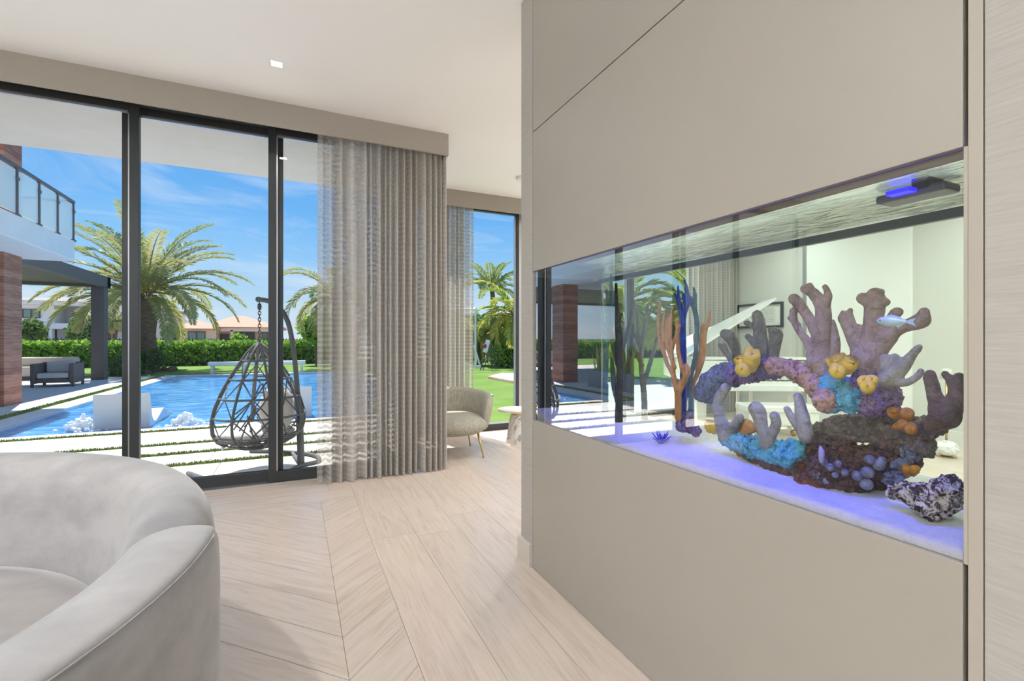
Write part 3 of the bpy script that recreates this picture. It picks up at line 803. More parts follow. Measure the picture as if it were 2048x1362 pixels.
def lump(b, px, py, rpx, X, sc=(1, 1, 1)):
    q = onx(px, py, X); t = (q - EYE).dot(FW); b.sphere(q, rpx * t / FPX, 14, 9, sc); return q, rpx * t / FPX

M['coral_tan'] = ramp_mat('tan_branch_coral', [(.3, (112, 92, 84)), (.5, (160, 136, 126)), (.7, (180, 158, 150))], 30, .8, .5, 180)
M['coral_grey'] = ramp_mat('grey_beige_coral', [(.3, (120, 114, 104)), (.5, (160, 154, 142)), (.7, (186, 178, 168))], 26, .8, .4, 180)
M['coral_olive'] = ramp_mat('olive_grey_coral', [(.3, (74, 72, 64)), (.5, (120, 114, 102)), (.7, (148, 142, 132))], 28, .8, .5, 180)
M['coral_brown'] = ramp_mat('brown_coral', [(.3, (60, 46, 38)), (.5, (100, 80, 68)), (.7, (128, 108, 96))], 28, .8, .6, 180)
M['coral_blue'] = ramp_mat('cobalt_sea_fan', [(.3, (10, 30, 120)), (.5, (22, 58, 168)), (.7, (40, 92, 180))], 14, .7, .4, 160)
M['coral_teal'] = ramp_mat('teal_sea_fan', [(.3, (30, 66, 84)), (.5, (50, 98, 116)), (.7, (90, 134, 150))], 14, .7, .4, 160)
M['coral_orange'] = ramp_mat('ochre_sea_fan', [(.3, (150, 96, 44)), (.5, (196, 136, 70)), (.7, (214, 164, 104))], 16, .7, .4, 160)
M['coral_dark'] = ramp_mat('dark_sea_fan', [(.3, (14, 16, 14)), (.5, (34, 38, 34)), (.7, (66, 72, 62))], 14, .8, .5, 160)
M['sponge'] = ramp_mat('yellow_tube_sponge', [(.3, (208, 164, 30)), (.6, (238, 202, 72)), (.8, (244, 216, 110))], 12, .6, .2, 120)
M['sponge_or'] = ramp_mat('amber_sponge', [(.3, (140, 84, 20)), (.6, (204, 140, 40)), (.8, (222, 170, 70))], 14, .6, .3, 120)
M['rock_purple'] = ramp_mat('purple_live_rock', [(.32, (22, 16, 26)), (.42, (86, 58, 110)), (.52, (150, 128, 150)), (.6, (120, 78, 150)), (.7, (44, 30, 50)), (.8, (160, 120, 140))], 78, .85, .9, 90)
M['rock_cyan'] = ramp_mat('cyan_live_rock', [(.34, (10, 26, 40)), (.44, (60, 150, 176)), (.6, (110, 186, 206)), (.72, (90, 120, 190))], 46, .85, .8, 90)
M['rock_bluegrey'] = ramp_mat('blue_grey_rock', [(.34, (40, 36, 50)), (.46, (104, 104, 128)), (.58, (130, 140, 168)), (.7, (80, 70, 92))], 50, .85, .8, 90)
M['rock_dark'] = ramp_mat('dark_brown_rock', [(.32, (14, 10, 12)), (.46, (58, 36, 34)), (.56, (110, 76, 66)), (.64, (56, 40, 60)), (.74, (120, 104, 128))], 69, .85, .9, 90)
M['rock_shelf'] = ramp_mat('brown_shelf_rock', [(.32, (58, 46, 42)), (.5, (116, 100, 92)), (.65, (148, 134, 124))], 50, .9, .9, 90)
M['rock_rust'] = ramp_mat('rust_rock', [(.32, (46, 22, 14)), (.5, (104, 54, 34)), (.65, (150, 84, 52))], 59, .85, .8, 90)
M['rock_pink'] = ramp_mat('salmon_rock', [(.36, (96, 70, 66)), (.5, (182, 140, 128)), (.64, (206, 160, 140)), (.76, (150, 110, 130))], 59, .85, .8, 90)
M['rock_sandy'] = ramp_mat('sand_dusted_rock', [(.38, (34, 20, 24)), (.47, (84, 64, 62)), (.53, (206, 194, 186)), (.7, (226, 218, 212))], 55, .9, .9, 90)

XM = 1.40     # middle depth of the reef
# --- rocks
b = MB(); lump(b, 1672, 780, 34, XM); lump(b, 1660, 800, 26, XM - .03); lump(b, 1700, 800, 26, XM - .02)
rc = organic('reef_rock', b, M['rock_cyan'], .006, .02, .03, label='cyan and pink crusted rock under the middle yellow tube sponges', cat='rock')
b = MB(); lump(b, 1738, 775, 36, XM + .03); lump(b, 1765, 795, 34, XM + .05); lump(b, 1735, 740, 26, XM + .03); lump(b, 1740, 808, 26, XM - .0); lump(b, 1780, 805, 20, XM + .05)
organic('reef_rock', b, M['rock_purple'], .006, .025, .03, label='purple crusted rock beneath the tall forked tan coral', cat='rock')
b = MB(); chain(b, [(1548, 732, 17), (1580, 738, 19), (1612, 752, 22), (1640, 775, 26)], XM + .0); lump(b, 1652, 800, 24, XM - .045)
organic('reef_rock', b, M['rock_pink'], .006, .018, .03, label='salmon pink arm of rock bridging from the dark arch to the cyan rock', cat='rock')
b = MB(); chain(b, [(1468, 752, 20), (1495, 748, 18), (1520, 742, 20), (1548, 738, 20)], XM + .04); lump(b, 1530, 732, 18, XM + .03)
organic('reef_rock', b, M['rock_purple'], .006, .022, .03, label='dark arch of rock behind the left yellow tube sponges', cat='rock')
b = MB(); chain(b, [(1408, 785, 20), (1425, 770, 26), (1445, 755, 26), (1466, 740, 20)], XM + .06); lump(b, 1415, 790, 18, XM + .05)
organic('reef_rock', b, M['rock_bluegrey'], .006, .022, .03, label='rounded blue grey rock at the left foot of the arch', cat='rock')
b = MB(); chain(b, [(1632, 868, 20), (1680, 858, 26), (1740, 856, 30), (1810, 862, 30), (1868, 850, 20)], XM + .08); lump(b, 1640, 880, 20, XM + .05); lump(b, 1840, 890, 26, XM + .08); lump(b, 1800, 900, 26, XM + .09)
organic('reef_rock', b, M['rock_shelf'], .007, .022, .04, label='broad brown shelf rock carrying the upper reef', cat='rock')
b = MB(); lump(b, 1660, 945, 44, XM - .02); lump(b, 1700, 955, 40, XM - .01); lump(b, 1745, 935, 44, XM + .03); lump(b, 1775, 915, 34, XM + .05); lump(b, 1640, 905, 26, XM + .0); lump(b, 1805, 925, 30, XM + .07); lump(b, 1690, 905, 26, XM + .03)
br = organic('reef_rock', b, M['rock_dark'], .007, .024, .03, label='large dark brown rock studded with round polyps at the foot of the reef', cat='rock')
rnd = random.Random(21)
M['polyp'] = ramp_mat('pale_round_polyp', [(.35, (60, 62, 84)), (.6, (128, 130, 150)), (.8, (170, 168, 180))], 30, .35, .3, 150)
for (px, py, r) in ((1634, 951, 8), (1652, 962, 7), (1660, 935, 8), (1648, 925, 7), (1676, 928, 7), (1715, 952, 10), (1735, 945, 12), (1740, 920, 10), (1757, 930, 11), (1733, 968, 12), (1655, 990, 6), (1690, 945, 7), (1670, 950, 6), (1764, 921, 8)):
    b = MB(); q, r_ = lump(b, px, py, r, XM - .075 + max(0, (px - 1700)) * .0006); b.build('polyp', M['polyp'], br, smooth=True)
b = MB(); lump(b, 1618, 968, 26, XM - .045); lump(b, 1640, 975, 24, XM - .05); lump(b, 1600, 925, 18, XM - .02)
organic('reef_rock', b, M['rock_rust'], .006, .02, .03, label='rusty brown rock against the left flank of the dark polyp rock', cat='rock')
b = MB(); chain(b, [(1452, 875, 15), (1480, 885, 20), (1510, 897, 25), (1545, 905, 28), (1580, 915, 30)], XM - .02); lump(b, 1590, 905, 26, XM - .02); lump(b, 1470, 868, 14, XM)
organic('reef_rock', b, M['rock_cyan'], .006, .022, .03, label='long cyan blue rock lying low at the front left of the reef', cat='rock')
b = MB(); chain(b, [(1480, 903, 9), (1520, 920, 12), (1565, 940, 16), (1590, 945, 14)], XM - .035)
organic('reef_rock', b, M['rock_dark'], .006, .02, .03, label='black underside ledge below the long cyan rock', cat='rock')
b = MB(); chain(b, [(1790, 985, 12), (1820, 985, 22), (1855, 1000, 32), (1890, 995, 28)], XM - .09); lump(b, 1860, 1015, 26, XM - .10); lump(b, 1895, 975, 26, XM - .05); lump(b, 1900, 1000, 20, XM - .08); lump(b, 1870, 1035, 10, XM - .1)
organic('reef_rock', b, M['rock_sandy'], .006, .026, .03, label='dark craggy rock dusted with white sand in the right front corner', cat='rock')
b = MB(); lump(b, 1800, 935, 20, XM + .03); lump(b, 1785, 960, 16, XM); lump(b, 1815, 910, 16, XM + .05)
organic('reef_rock', b, M['rock_bluegrey'], .006, .02, .03, label='blue grey rock slope between the polyp rock and the sandy rock', cat='rock')

# --- branching corals
GC = 'branching corals on the reef'
def coral(branches, X, m, label, voxel=.0042, disp=.003, name='branching_coral'):
    b = MB()
    for br_ in branches: chain(b, br_, X)
    return organic(name, b, m, voxel, disp, .015, label=label, cat='coral')
coral([[(1648, 745, 20), (1641, 700, 18), (1645, 655, 17), (1645, 615, 14), (1626, 586, 11), (1610, 578, 9)],
       [(1636, 668, 13), (1616, 634, 10), (1598, 608, 11), (1588, 598, 11)], [(1647, 618, 11), (1657, 592, 7), (1650, 574, 6)], [(1620, 582, 9), (1619, 572, 7)],
       [(1632, 704, 13), (1608, 674, 8), (1591, 648, 7), (1586, 622, 7)], [(1595, 650, 7), (1580, 636, 5)], [(1640, 725, 24), (1632, 712, 18)]],
      XM + .01, M['coral_tan'], 'tall tan branching coral with blunt forked tips, left of the two highest')
coral([[(1664, 735, 9), (1670, 690, 10), (1668, 655, 6), (1666, 640, 3)]], XM + .02, M['coral_tan'], 'narrow pointed coral spike between the two tallest corals', name='coral_spike')
coral([[(1742, 758, 22), (1735, 718, 32), (1740, 680, 18), (1747, 640, 17), (1750, 600, 19), (1750, 590, 15)], [(1748, 612, 12), (1726, 597, 12)], [(1752, 612, 11), (1772, 604, 8)], [(1750, 588, 12), (1762, 584, 7)],
       [(1728, 710, 20), (1706, 670, 14), (1692, 636, 14)], [(1690, 640, 6), (1685, 624, 4)], [(1696, 636, 7), (1701, 620, 5)], [(1728, 690, 12), (1716, 655, 8)],
       [(1750, 705, 20), (1790, 662, 13), (1825, 648, 14), (1842, 640, 17), (1848, 624, 10)], [(1765, 668, 9), (1790, 628, 11), (1795, 624, 10)], [(1760, 705, 11), (1786, 678, 9)]],
      XM + .03, M['coral_tan'], 'widest tan coral with a thick trunk and spreading lobes behind the fish')
coral([[(1772, 760, 18), (1800, 738, 15), (1822, 712, 9), (1838, 694, 7)], [(1778, 760, 13), (1810, 766, 8), (1835, 752, 7), (1842, 742, 6)], [(1775, 745, 14), (1772, 718, 11)], [(1788, 740, 12), (1790, 715, 9)]],
      XM + .02, M['coral_grey'], 'pale grey beige coral reaching right, below the fish')
coral([[(1885, 836, 24), (1872, 800, 14), (1862, 762, 12), (1860, 750, 11)], [(1895, 836, 22), (1912, 790, 14), (1900, 760, 8), (1890, 748, 7)], [(1912, 790, 13), (1918, 752, 8)], [(1860, 850, 14), (1900, 835, 18)]],
      XM + .02, M['coral_brown'], 'dark brown two-armed coral at the far right of the reef')
coral([[(1528, 732, 15), (1522, 690, 14), (1518, 645, 12), (1514, 630, 10)], [(1516, 655, 7), (1493, 646, 6)], [(1518, 695, 9), (1496, 673, 6)]], XM + .04, M['coral_olive'], 'upright olive grey coral with two left side tips on the dark arch')
coral([[(1546, 728, 11), (1549, 690, 9), (1549, 656, 4)], [(1552, 700, 8), (1560, 672, 6), (1558, 662, 5)], [(1545, 690, 6), (1541, 658, 5)], [(1535, 725, 6), (1534, 685, 5)]], XM + .05, M['coral_olive'], 'small clustered olive grey coral just left of the pink rock arm')
coral([[(1470, 728, 7), (1452, 705, 6), (1440, 690, 5)], [(1472, 725, 8), (1472, 695, 9), (1458, 672, 12), (1450, 668, 10)], [(1475, 715, 6), (1462, 685, 7)], [(1460, 720, 5), (1448, 690, 5)]], XM + .06, M['coral_olive'], 'twisted dark coral loop above the blue grey rock, left end of the arch')
coral([[(1452, 868, 17), (1440, 835, 12), (1436, 805, 10), (1440, 788, 9)], [(1450, 865, 13), (1470, 850, 10), (1480, 835, 8)], [(1436, 815, 7), (1450, 775, 9)], [(1440, 840, 8), (1430, 815, 5)]], XM - .03, M['coral_grey'], 'pale grey knobbly coral at the left end of the long cyan rock')
coral([[(1532, 888, 12), (1524, 855, 12), (1517, 825, 15), (1512, 818, 15)], [(1536, 880, 12), (1552, 850, 10), (1549, 832, 10)]], XM - .05, M['coral_grey'], 'heart-shaped pair of grey lobes standing on the cyan rock')
coral([[(1612, 872, 15), (1604, 830, 13), (1598, 800, 9), (1596, 794, 9)], [(1606, 868, 9), (1586, 840, 8), (1574, 818, 7)]], XM - .04, M['coral_grey'], 'grey forked coral leaning left in front of the brown shelf')
# --- sea fans on the left
coral([[(1240, 868, 12), (1242, 800, 11), (1244, 740, 10), (1240, 690, 8), (1233, 620, 6), (1232, 568, 3)], [(1242, 740, 8), (1230, 700, 7), (1220, 660, 5)], [(1244, 760, 7), (1256, 735, 5), (1262, 690, 4), (1266, 650, 3)],
       [(1236, 645, 4), (1243, 628, 3)], [(1243, 700, 6), (1258, 650, 4), (1262, 620, 3)], [(1239, 810, 7), (1228, 770, 6), (1224, 720, 4)], [(1239, 860, 12), (1222, 862, 8), (1260, 862, 8)]],
      1.44, M['coral_dark'], 'tall nearly black sea fan at the left of the tank', .004, .004, 'sea_fan')
coral([[(1210, 770, 5), (1212, 700, 6), (1204, 640, 5), (1200, 560, 2)], [(1212, 700, 5), (1222, 640, 6), (1223, 590, 5), (1222, 550, 2)], [(1211, 690, 4), (1216, 620, 4), (1213, 580, 3)], [(1210, 865, 7), (1211, 770, 6)], [(1210, 865, 8), (1190, 862, 6)]],
      1.52, M['coral_teal'], 'slim grey green sea fan behind the black one, far left', .004, .003, 'sea_fan')
coral([[(1290, 865, 6), (1288, 790, 6), (1282, 720, 5), (1290, 650, 4), (1296, 610, 3)], [(1284, 730, 5), (1268, 690, 5), (1262, 660, 4), (1268, 605, 3)], [(1287, 770, 5), (1308, 700, 4), (1318, 660, 3)], [(1283, 715, 4), (1278, 660, 4), (1275, 620, 3)]],
      1.56, M['coral_olive'], 'olive sea fan standing between the black and the ochre ones', .004, .003, 'sea_fan')
coral([[(1364, 848, 8), (1367, 780, 7), (1366, 700, 7), (1366, 640, 6), (1374, 612, 5), (1382, 596, 4)], [(1366, 640, 6), (1358, 605, 5), (1350, 588, 3)], [(1358, 605, 4), (1356, 572, 2)], [(1372, 618, 4), (1367, 590, 4)], [(1376, 605, 4), (1374, 575, 3), (1368, 560, 2)]],
      1.42, M['coral_blue'], 'bright cobalt blue branching sea fan', .0036, .003, 'sea_fan')
coral([[(1368, 800, 6), (1378, 770, 5), (1392, 700, 4), (1394, 650, 5), (1388, 615, 5), (1376, 590, 4), (1370, 575, 3)], [(1390, 625, 4), (1390, 590, 4), (1387, 575, 2)], [(1380, 860, 8), (1382, 800, 5), (1374, 775, 4)]],
      1.45, M['coral_teal'], 'teal sea fan curving up to the right of the cobalt blue one', .0036, .003, 'sea_fan')
coral([[(1356, 835, 7), (1356, 790, 7), (1346, 750, 5), (1330, 715, 4), (1326, 660, 4), (1330, 625, 3)], [(1356, 785, 7), (1370, 755, 6), (1364, 735, 5), (1356, 700, 4), (1354, 640, 4)], [(1348, 755, 4), (1343, 700, 4), (1340, 650, 4), (1346, 615, 3)],
       [(1334, 720, 3), (1320, 690, 3), (1316, 640, 3), (1322, 605, 3)], [(1350, 735, 4), (1334, 690, 4), (1336, 640, 4)], [(1360, 770, 5), (1376, 745, 6), (1372, 730, 4)], [(1344, 700, 4), (1352, 670, 3), (1360, 650, 3)]],
      1.37, M['coral_orange'], 'ochre orange sea fan in front of the cobalt blue one', .0036, .003, 'sea_fan')
coral([[(1385, 770, 4), (1398, 740, 5), (1408, 710, 4), (1410, 670, 4), (1418, 640, 3), (1420, 622, 2)], [(1396, 745, 4), (1392, 700, 4), (1390, 670, 4)], [(1400, 720, 4), (1402, 680, 4), (1406, 650, 4)], [(1382, 800, 5), (1388, 760, 4)], [(1380, 850, 6), (1383, 800, 4)]],
      1.47, M['coral_orange'], 'faded tan sea fan to the right of the teal one', .0036, .003, 'sea_fan')
b = MB(); lump(b, 1368, 850, 16, 1.40); lump(b, 1375, 835, 12, 1.42); lump(b, 1390, 862, 12, 1.42)
organic('reef_rock', b, M['rock_purple'], .005, .018, .03, label='purple lace rock at the foot of the cobalt blue sea fan', cat='rock')
b = MB(); lump(b, 1235, 866, 14, 1.42, (1, 2, .5)); lump(b, 1290, 874, 16, 1.46, (1, 2.4, .5)); lump(b, 1330, 872, 14, 1.46, (1, 2.4, .5))
organic('reef_rock', b, M['rock_dark'], .006, .012, .03, label='low black slab of rock behind the blue anemone', cat='rock')
# --- tube sponges
def sponges(tubes, X, m, label, hole=True):
    b = MB(); hs = []
    for (x1_, y1_, x2_, y2_, r, d) in tubes:
        p = onx(x1_, y1_, X); q = onx(x2_, y2_, X - d); t = (q - EYE).dot(FW); R = r * t / FPX
        ax = (q - p).normalized()
        pts = [p, p.lerp(q, .5), p.lerp(q, .9), q, q - ax * R * .25, q - ax * R * .8]
        b.tube(pts, [R * .8, R * 1.12, R * 1.05, R * .86, R * .52, R * .4], 14)
        hs.append((q - ax * R * .55, R * .5))
    o = b.build('tube_sponge', m, smooth=True, label=label); o['category'] = 'sponge'
    for c_, r_ in hs: MB().sphere(c_, r_, 10, 6).build('opening', M['sponge_or'], o, smooth=True)
    return o
sponges([(1490, 738, 1482, 712, 14, .02), (1500, 738, 1504, 706, 15, .03), (1492, 742, 1483, 738, 13, .07), (1496, 730, 1498, 694, 8, -.01), (1488, 730, 1474, 716, 9, .0), (1512, 730, 1512, 700, 7, -.02)],
        XM - .02, M['sponge'], 'yellow tube sponge cluster on the dark arch, leftmost of the yellow ones')
sponges([(1682, 740, 1672, 715, 16, .03), (1692, 742, 1702, 718, 14, .02), (1680, 745, 1674, 742, 14, .07), (1672, 738, 1658, 716, 8, .01), (1684, 735, 1678, 706, 10, .0), (1690, 745, 1668, 730, 7, .06)],
        XM - .04, M['sponge'], 'largest yellow tube sponge cluster, on top of the cyan rock')
sponges([(1735, 775, 1726, 758, 11, .03), (1738, 775, 1744, 757, 11, .03), (1735, 778, 1735, 772, 12, .05)], XM - .03, M['sponge'], 'small pale yellow sponge pair on the purple rock')
sponges([(1790, 832, 1786, 820, 10, .02), (1812, 836, 1815, 824, 11, .03), (1808, 845, 1806, 850, 10, .04), (1818, 850, 1822, 860, 10, .05), (1800, 850, 1792, 856, 7, .02)], XM + .02, M['sponge_or'], 'amber sponge cluster on the right part of the brown shelf')
sponges([(1420, 862, 1417, 845, 8, .02), (1428, 864, 1432, 848, 8, .02)], XM - .02, M['sponge'], 'beige pair of tube sponges left of the knobbly grey coral')
sponges([(1815, 950, 1812, 932, 7, .01), (1826, 948, 1832, 934, 7, .01)], XM + .02, M['sponge_or'], 'short mustard sponge behind the sandy corner rock')
# scallop shaped tan plate coral
b = MB()
for k in range(7):
    a = radians(150 - k * 22); chain(b, [(1490, 868, 6), (1490 + 20 * cos(a), 866 - 24 * sin(a), 6)], XM - .01)
organic('plate_coral', b, M['coral_orange'], .004, .002, .02, label='tan scalloped plate coral standing behind the cyan rock', cat='coral')
# blue anemone on the sand
b = MB(); rnd = random.Random(5); q = onx(1322, 884, 1.33); q.z = sandz(q.x, q.y)
for k in range(26):
    a = rnd.uniform(0, 2 * pi); e = rnd.uniform(.3, 1.2); L = rnd.uniform(.03, .055); d = Vector((cos(a) * cos(e), sin(a) * cos(e), sin(e)))
    b.tube([q, q + d * L * .6, q + d * L + Vector((0, 0, .004))], [.0035, .0028, .0012], 6)
b.sphere(q, .012, 10, 6)
o = b.build('anemone', mat('blue_anemone', (88, 88, 210), .5), smooth=True); tag(o, 'small spiky blue anemone on the sand below the ochre sea fan', 'anemone')
b = MB(); q1 = onx(1640, 905, XM - .10)
chain(b, [(1643, 922, 5), (1643, 905, 6), (1641, 894, 3)], XM - .09)
o = organic('snail_shell', b, mat('lilac_shell', (170, 160, 205), .4), .003, .001, .01, label='lilac pointed shell on the dark polyp rock', cat='shell')

# --- fish
def fish(px0, px1, py, X, hpx, label):
    p0, p1 = onx(px0, py, X), onx(px1, py + 2, X)       # snout, tail end
    L = (p1 - p0).length; ax = (p1 - p0).normalized(); up = Vector((0, 0, 1)); sd_ = ax.cross(up)
    t = (p0 - EYE).dot(FW); hh = hpx * t / FPX / 2
    fo = empty('fish', tuple(p0.lerp(p1, .4)), 0, label, 'fish')
    prof = [(0, .05), (.05, .38), (.14, .72), (.28, 1.0), (.42, .98), (.58, .72), (.72, .40), (.80, .24)]
    b = MB(); n = 14
    for s_, h_ in prof:
        for k in range(n):
            w = 2 * pi * k / n; b.v.append(p0 + ax * L * s_ + up * (sin(w) * hh * h_) + sd_ * (cos(w) * hh * h_ * .42))
    for i in range(len(prof) - 1):
        for k in range(n): k2 = (k+1) % n; b.f.append((i*n + k, i*n + k2, (i+1)*n + k2, (i+1)*n + k))
    b.f.append(tuple(range(n))); b.f.append(tuple(range((len(prof)-1)*n + n - 1, (len(prof)-1)*n - 1, -1)))
    b.build('body', mat('silver_fish_scales', (196, 216, 226), .28, metal=.25, var=.08, vscale=60), fo, smooth=True)
    def fin(name, pts):
        poly = [p0 + ax * L * a + up * hh * h for a, h in pts]; m_ = len(poly); f = MB()
        f.v = [p + sd_ * .0012 for p in poly] + [p - sd_ * .0012 for p in poly]
        f.f = [tuple(range(m_)), tuple(range(2*m_ - 1, m_ - 1, -1))] + [(i, (i+1) % m_, m_ + (i+1) % m_, m_ + i) for i in range(m_)]
        f.build(name, M['fin'], fo)
    fin('tail_fin', [(.78, .2), (1.0, .75), (.93, 0), (1.0, -.75), (.78, -.2)])
    fin('dorsal_fin', [(.26, .95), (.40, 1.3), (.62, .85), (.70, .45), (.5, .8)])
    fin('anal_fin', [(.5, -.8), (.58, -1.15), (.72, -.4), (.62, -.6)])
    e = MB()
    for s_ in (-1, 1): e.sphere(p0 + ax * L * .13 + up * hh * .18 + sd_ * s_ * hh * .27, hh * .13, 8, 6)
    e.build('eye', M['groove'], fo, smooth=True)
    return fo
M['fin'] = mat('pale_blue_fin', (176, 202, 222), .4)
fish(1752, 1832, 642, XM - .13, 21, 'slim silvery pale blue fish swimming left before the widest coral')
# ================================================================== OUTDOORS
M['paver'] = mat('white_porcelain_paver', (226, 223, 216), .7, var=.03, vscale=3)
M['terrace'] = mat('pale_terrace_concrete', (212, 210, 206), .8, var=.04, vscale=4)
M['soil'] = mat('turf_base', (70, 92, 40), .95)

def grass_mat(name, c1, c2, sc):
    m = bpy.data.materials.new(name); t = NT(m)
    p = t.n('ShaderNodeBsdfPrincipled', i={'Roughness': .9, 'Specular IOR Level': .1}); out = t.n('ShaderNodeOutputMaterial'); tc = t.n('ShaderNodeTexCoord')
    n1 = t.n('ShaderNodeTexNoise', i={'Scale': .7, 'Detail': 4.0}); n2 = t.n('ShaderNodeTexNoise', i={'Scale': sc, 'Detail': 3.0})
    t.l(tc.outputs['Object'], n1.inputs['Vector']); t.l(tc.outputs['Object'], n2.inputs['Vector'])
    a = t.n('ShaderNodeMath', operation='MULTIPLY_ADD', i={1: .45}); t.l(n1.outputs['Fac'], a.inputs[0]); 
    m_ = t.n('ShaderNodeMath', operation='MULTIPLY', i={1: .55}); t.l(n2.outputs['Fac'], m_.inputs[0]); t.l(m_.outputs[0], a.inputs[2])
    t.l(ramp(t, a.outputs[0], [(.35, lin(c1)), (.65, lin(c2))]), p.inputs['Base Color'])
    b = t.n('ShaderNodeBump', i={'Strength': .7, 'Distance': .03}); t.l(n2.outputs['Fac'], b.inputs['Height']); t.l(b.outputs[0], p.inputs['Normal'])
    t.l(p.outputs[0], out.inputs[0]); return m
M['lawn'] = grass_mat('lawn_turf', (92, 126, 56), (132, 162, 84), 60)
M['strip'] = grass_mat('turf_strip', (112, 138, 70), (156, 178, 106), 90)

PX0, PX1, PY0, PY1 = -4.15, 2.4, 8.87, 21.7
# lawn round everything, one big sheet with a hole for the pool and paving
g = MB(); LZ = -.135
for a, b in (((-60, 22.2), (70, 120)), ((4.1, 4.0), (70, 22.2)), ((2.85, 11.2), (4.1, 22.2)), ((1.45, 6.2), (4.1, 11.2)), ((-60, -10), (-14, 22.2))):
    g.add([(a[0], a[1], LZ), (b[0], a[1], LZ), (b[0], b[1], LZ), (a[0], b[1], LZ)], [(0, 1, 2, 3)])
struct(g.build('lawn', M['lawn'], fix=False))
struct(MB().box((-60, 33.5, LZ - .2), (70, 120, LZ + .02)).build('ground', mat('pale_bounce_ground', (186, 178, 164), .9)))  # unseen pale ground, added to keep green lawn bounce off the house
struct(MB().prism([(3.6, 6.2), (7.6, 13.2), (30, 13.2), (30, 6.2)], LZ - .1, GZ).build('path', M['terrace']))
# deck of large pavers between the door and the pool; turf grows in the gaps
struct(MB().box((-4.67, YW + .1, -.3), (1.0, 8.9, -.132)).build('turf_base', M['soil']))
pv = MB(); rows = [(YW + .1, 6.09), (6.21, 6.72), (6.84, 7.36), (7.48, 8.50)]
rnd = random.Random(4)
for (ya, yb) in rows:
    x = -4.6; first = True
    while x < (1.45 if ya > 6.1 else 1.0):
        L = 2.4 if not first else rnd.uniform(1.2, 2.2); first = False
        xe = min(x + L, 1.45 if ya > 6.1 else 1.0)
        if xe - x > .1: pv.box((x, ya, -.16), (xe, yb, GZ))
        x = xe + .006
    
struct(pv.build('patio', M['paver'], bevel=.006))
cp = MB(); w = .40
cp.box((PX0 - w, 8.62, -.45), (PX1 + w, PY0, GZ + .005)).box((PX0 - w, PY1, -.45), (PX1 + w, PY1 + w, GZ + .005)).box((PX0 - w, PY0, -.45), (PX0, PY1, GZ + .005)).box((PX1, PY0, -.45), (PX1 + w, PY1, GZ + .005))
struct(cp.build('pool_coping', mat('white_coping', (228, 224, 216), .7, var=.03, vscale=4), bevel=.008))
struct(MB().box((-16, YW + .1, -.3), (-4.67, 22.0, GZ)).build('terrace', M['terrace']))
q = [onz(900, 771, GZ), onz(987, 790, GZ), onz(900, 797, GZ)]
struct(MB().prism([(p.x, p.y) for p in q], -.16, GZ + .01).build('path', M['paver']))
# grass blades in the gaps
def blades(name, areas, n, h, m, seed, label, z):
    rnd = random.Random(seed); b = MB(); tot = sum((a[2]-a[0]) * (a[3]-a[1]) for a in areas)
    for (x0_, y0_, x1_, y1_) in areas:
        k = int(n * (x1_-x0_) * (y1_-y0_) / tot)
        for _ in range(k):
            x, y = rnd.uniform(x0_, x1_), rnd.uniform(y0_, y1_); a = rnd.uniform(0, pi); w_ = rnd.uniform(.006, .014); hh = h * rnd.uniform(.6, 1.2)
            dx, dy = cos(a) * w_, sin(a) * w_; lx, ly = rnd.uniform(-.02, .02), rnd.uniform(-.02, .02)
            b.add([(x - dx, y - dy, z), (x + dx, y + dy, z), (x + lx, y + ly, z + hh)], [(0, 1, 2)])
    o = b.build(name, m, fix=False); return tag(o, label, 'grass', kind='stuff')
blades('grass', [(-4.6, 6.085, 1.45, 6.215), (-4.6, 6.715, 1.45, 6.845), (-2.75, 7.355, 1.45, 7.485), (-4.6, 8.495, 2.8, 8.63)], 26000, .055, M['strip'], 3,
       'short turf growing in the gaps between the white pavers before the pool', -.13)
blades('grass', [(-4.68, 8.6, -4.55, 22.0)], 9000, .05, M['strip'], 4, 'narrow strip of turf along the left side of the pool', -.10)
# pool
def pool_mat():
    m = bpy.data.materials.new('pool_water'); t = NT(m)
    p = t.n('ShaderNodeBsdfPrincipled', i={'Roughness': .06, 'Specular IOR Level': .5}); out = t.n('ShaderNodeOutputMaterial'); tc = t.n('ShaderNodeTexCoord')
    mp = t.n('ShaderNodeMapping'); mp.inputs['Scale'].default_value = (1.3, 3.2, 1); t.l(tc.outputs['Object'], mp.inputs[0])
    nz = t.n('ShaderNodeTexNoise', i={'Scale': 1.5, 'Detail': 6.0, 'Roughness': .6, 'Distortion': .8}); t.l(mp.outputs[0], nz.inputs['Vector'])
    t.l(ramp(t, nz.outputs['Fac'], [(.33, lin((40, 108, 178))), (.5, lin((72, 146, 210))), (.66, lin((124, 190, 232)))]), p.inputs['Base Color'])  # light and dark of the ripples painted into the blue
    b = t.n('ShaderNodeBump', i={'Strength': .35, 'Distance': .05}); t.l(nz.outputs['Fac'], b.inputs['Height']); t.l(b.outputs[0], p.inputs['Normal'])
    t.l(p.outputs[0], out.inputs[0]); return m
pool = MB()
pool.grid(lambda u, v: (lerp(PX0, PX1, u), lerp(PY0, PY1, v), -.165 + .008 * mnoise.noise(Vector((u * 14, v * 30, 1)))), 50, 90)
struct(pool.build('pool', pool_mat(), smooth=True))
struct(MB().box((PX0, PY0, -1.4), (PX1, PY1, -1.3)).build('pool_floor', mat('pool_floor_tile', (120, 176, 214), .5)))

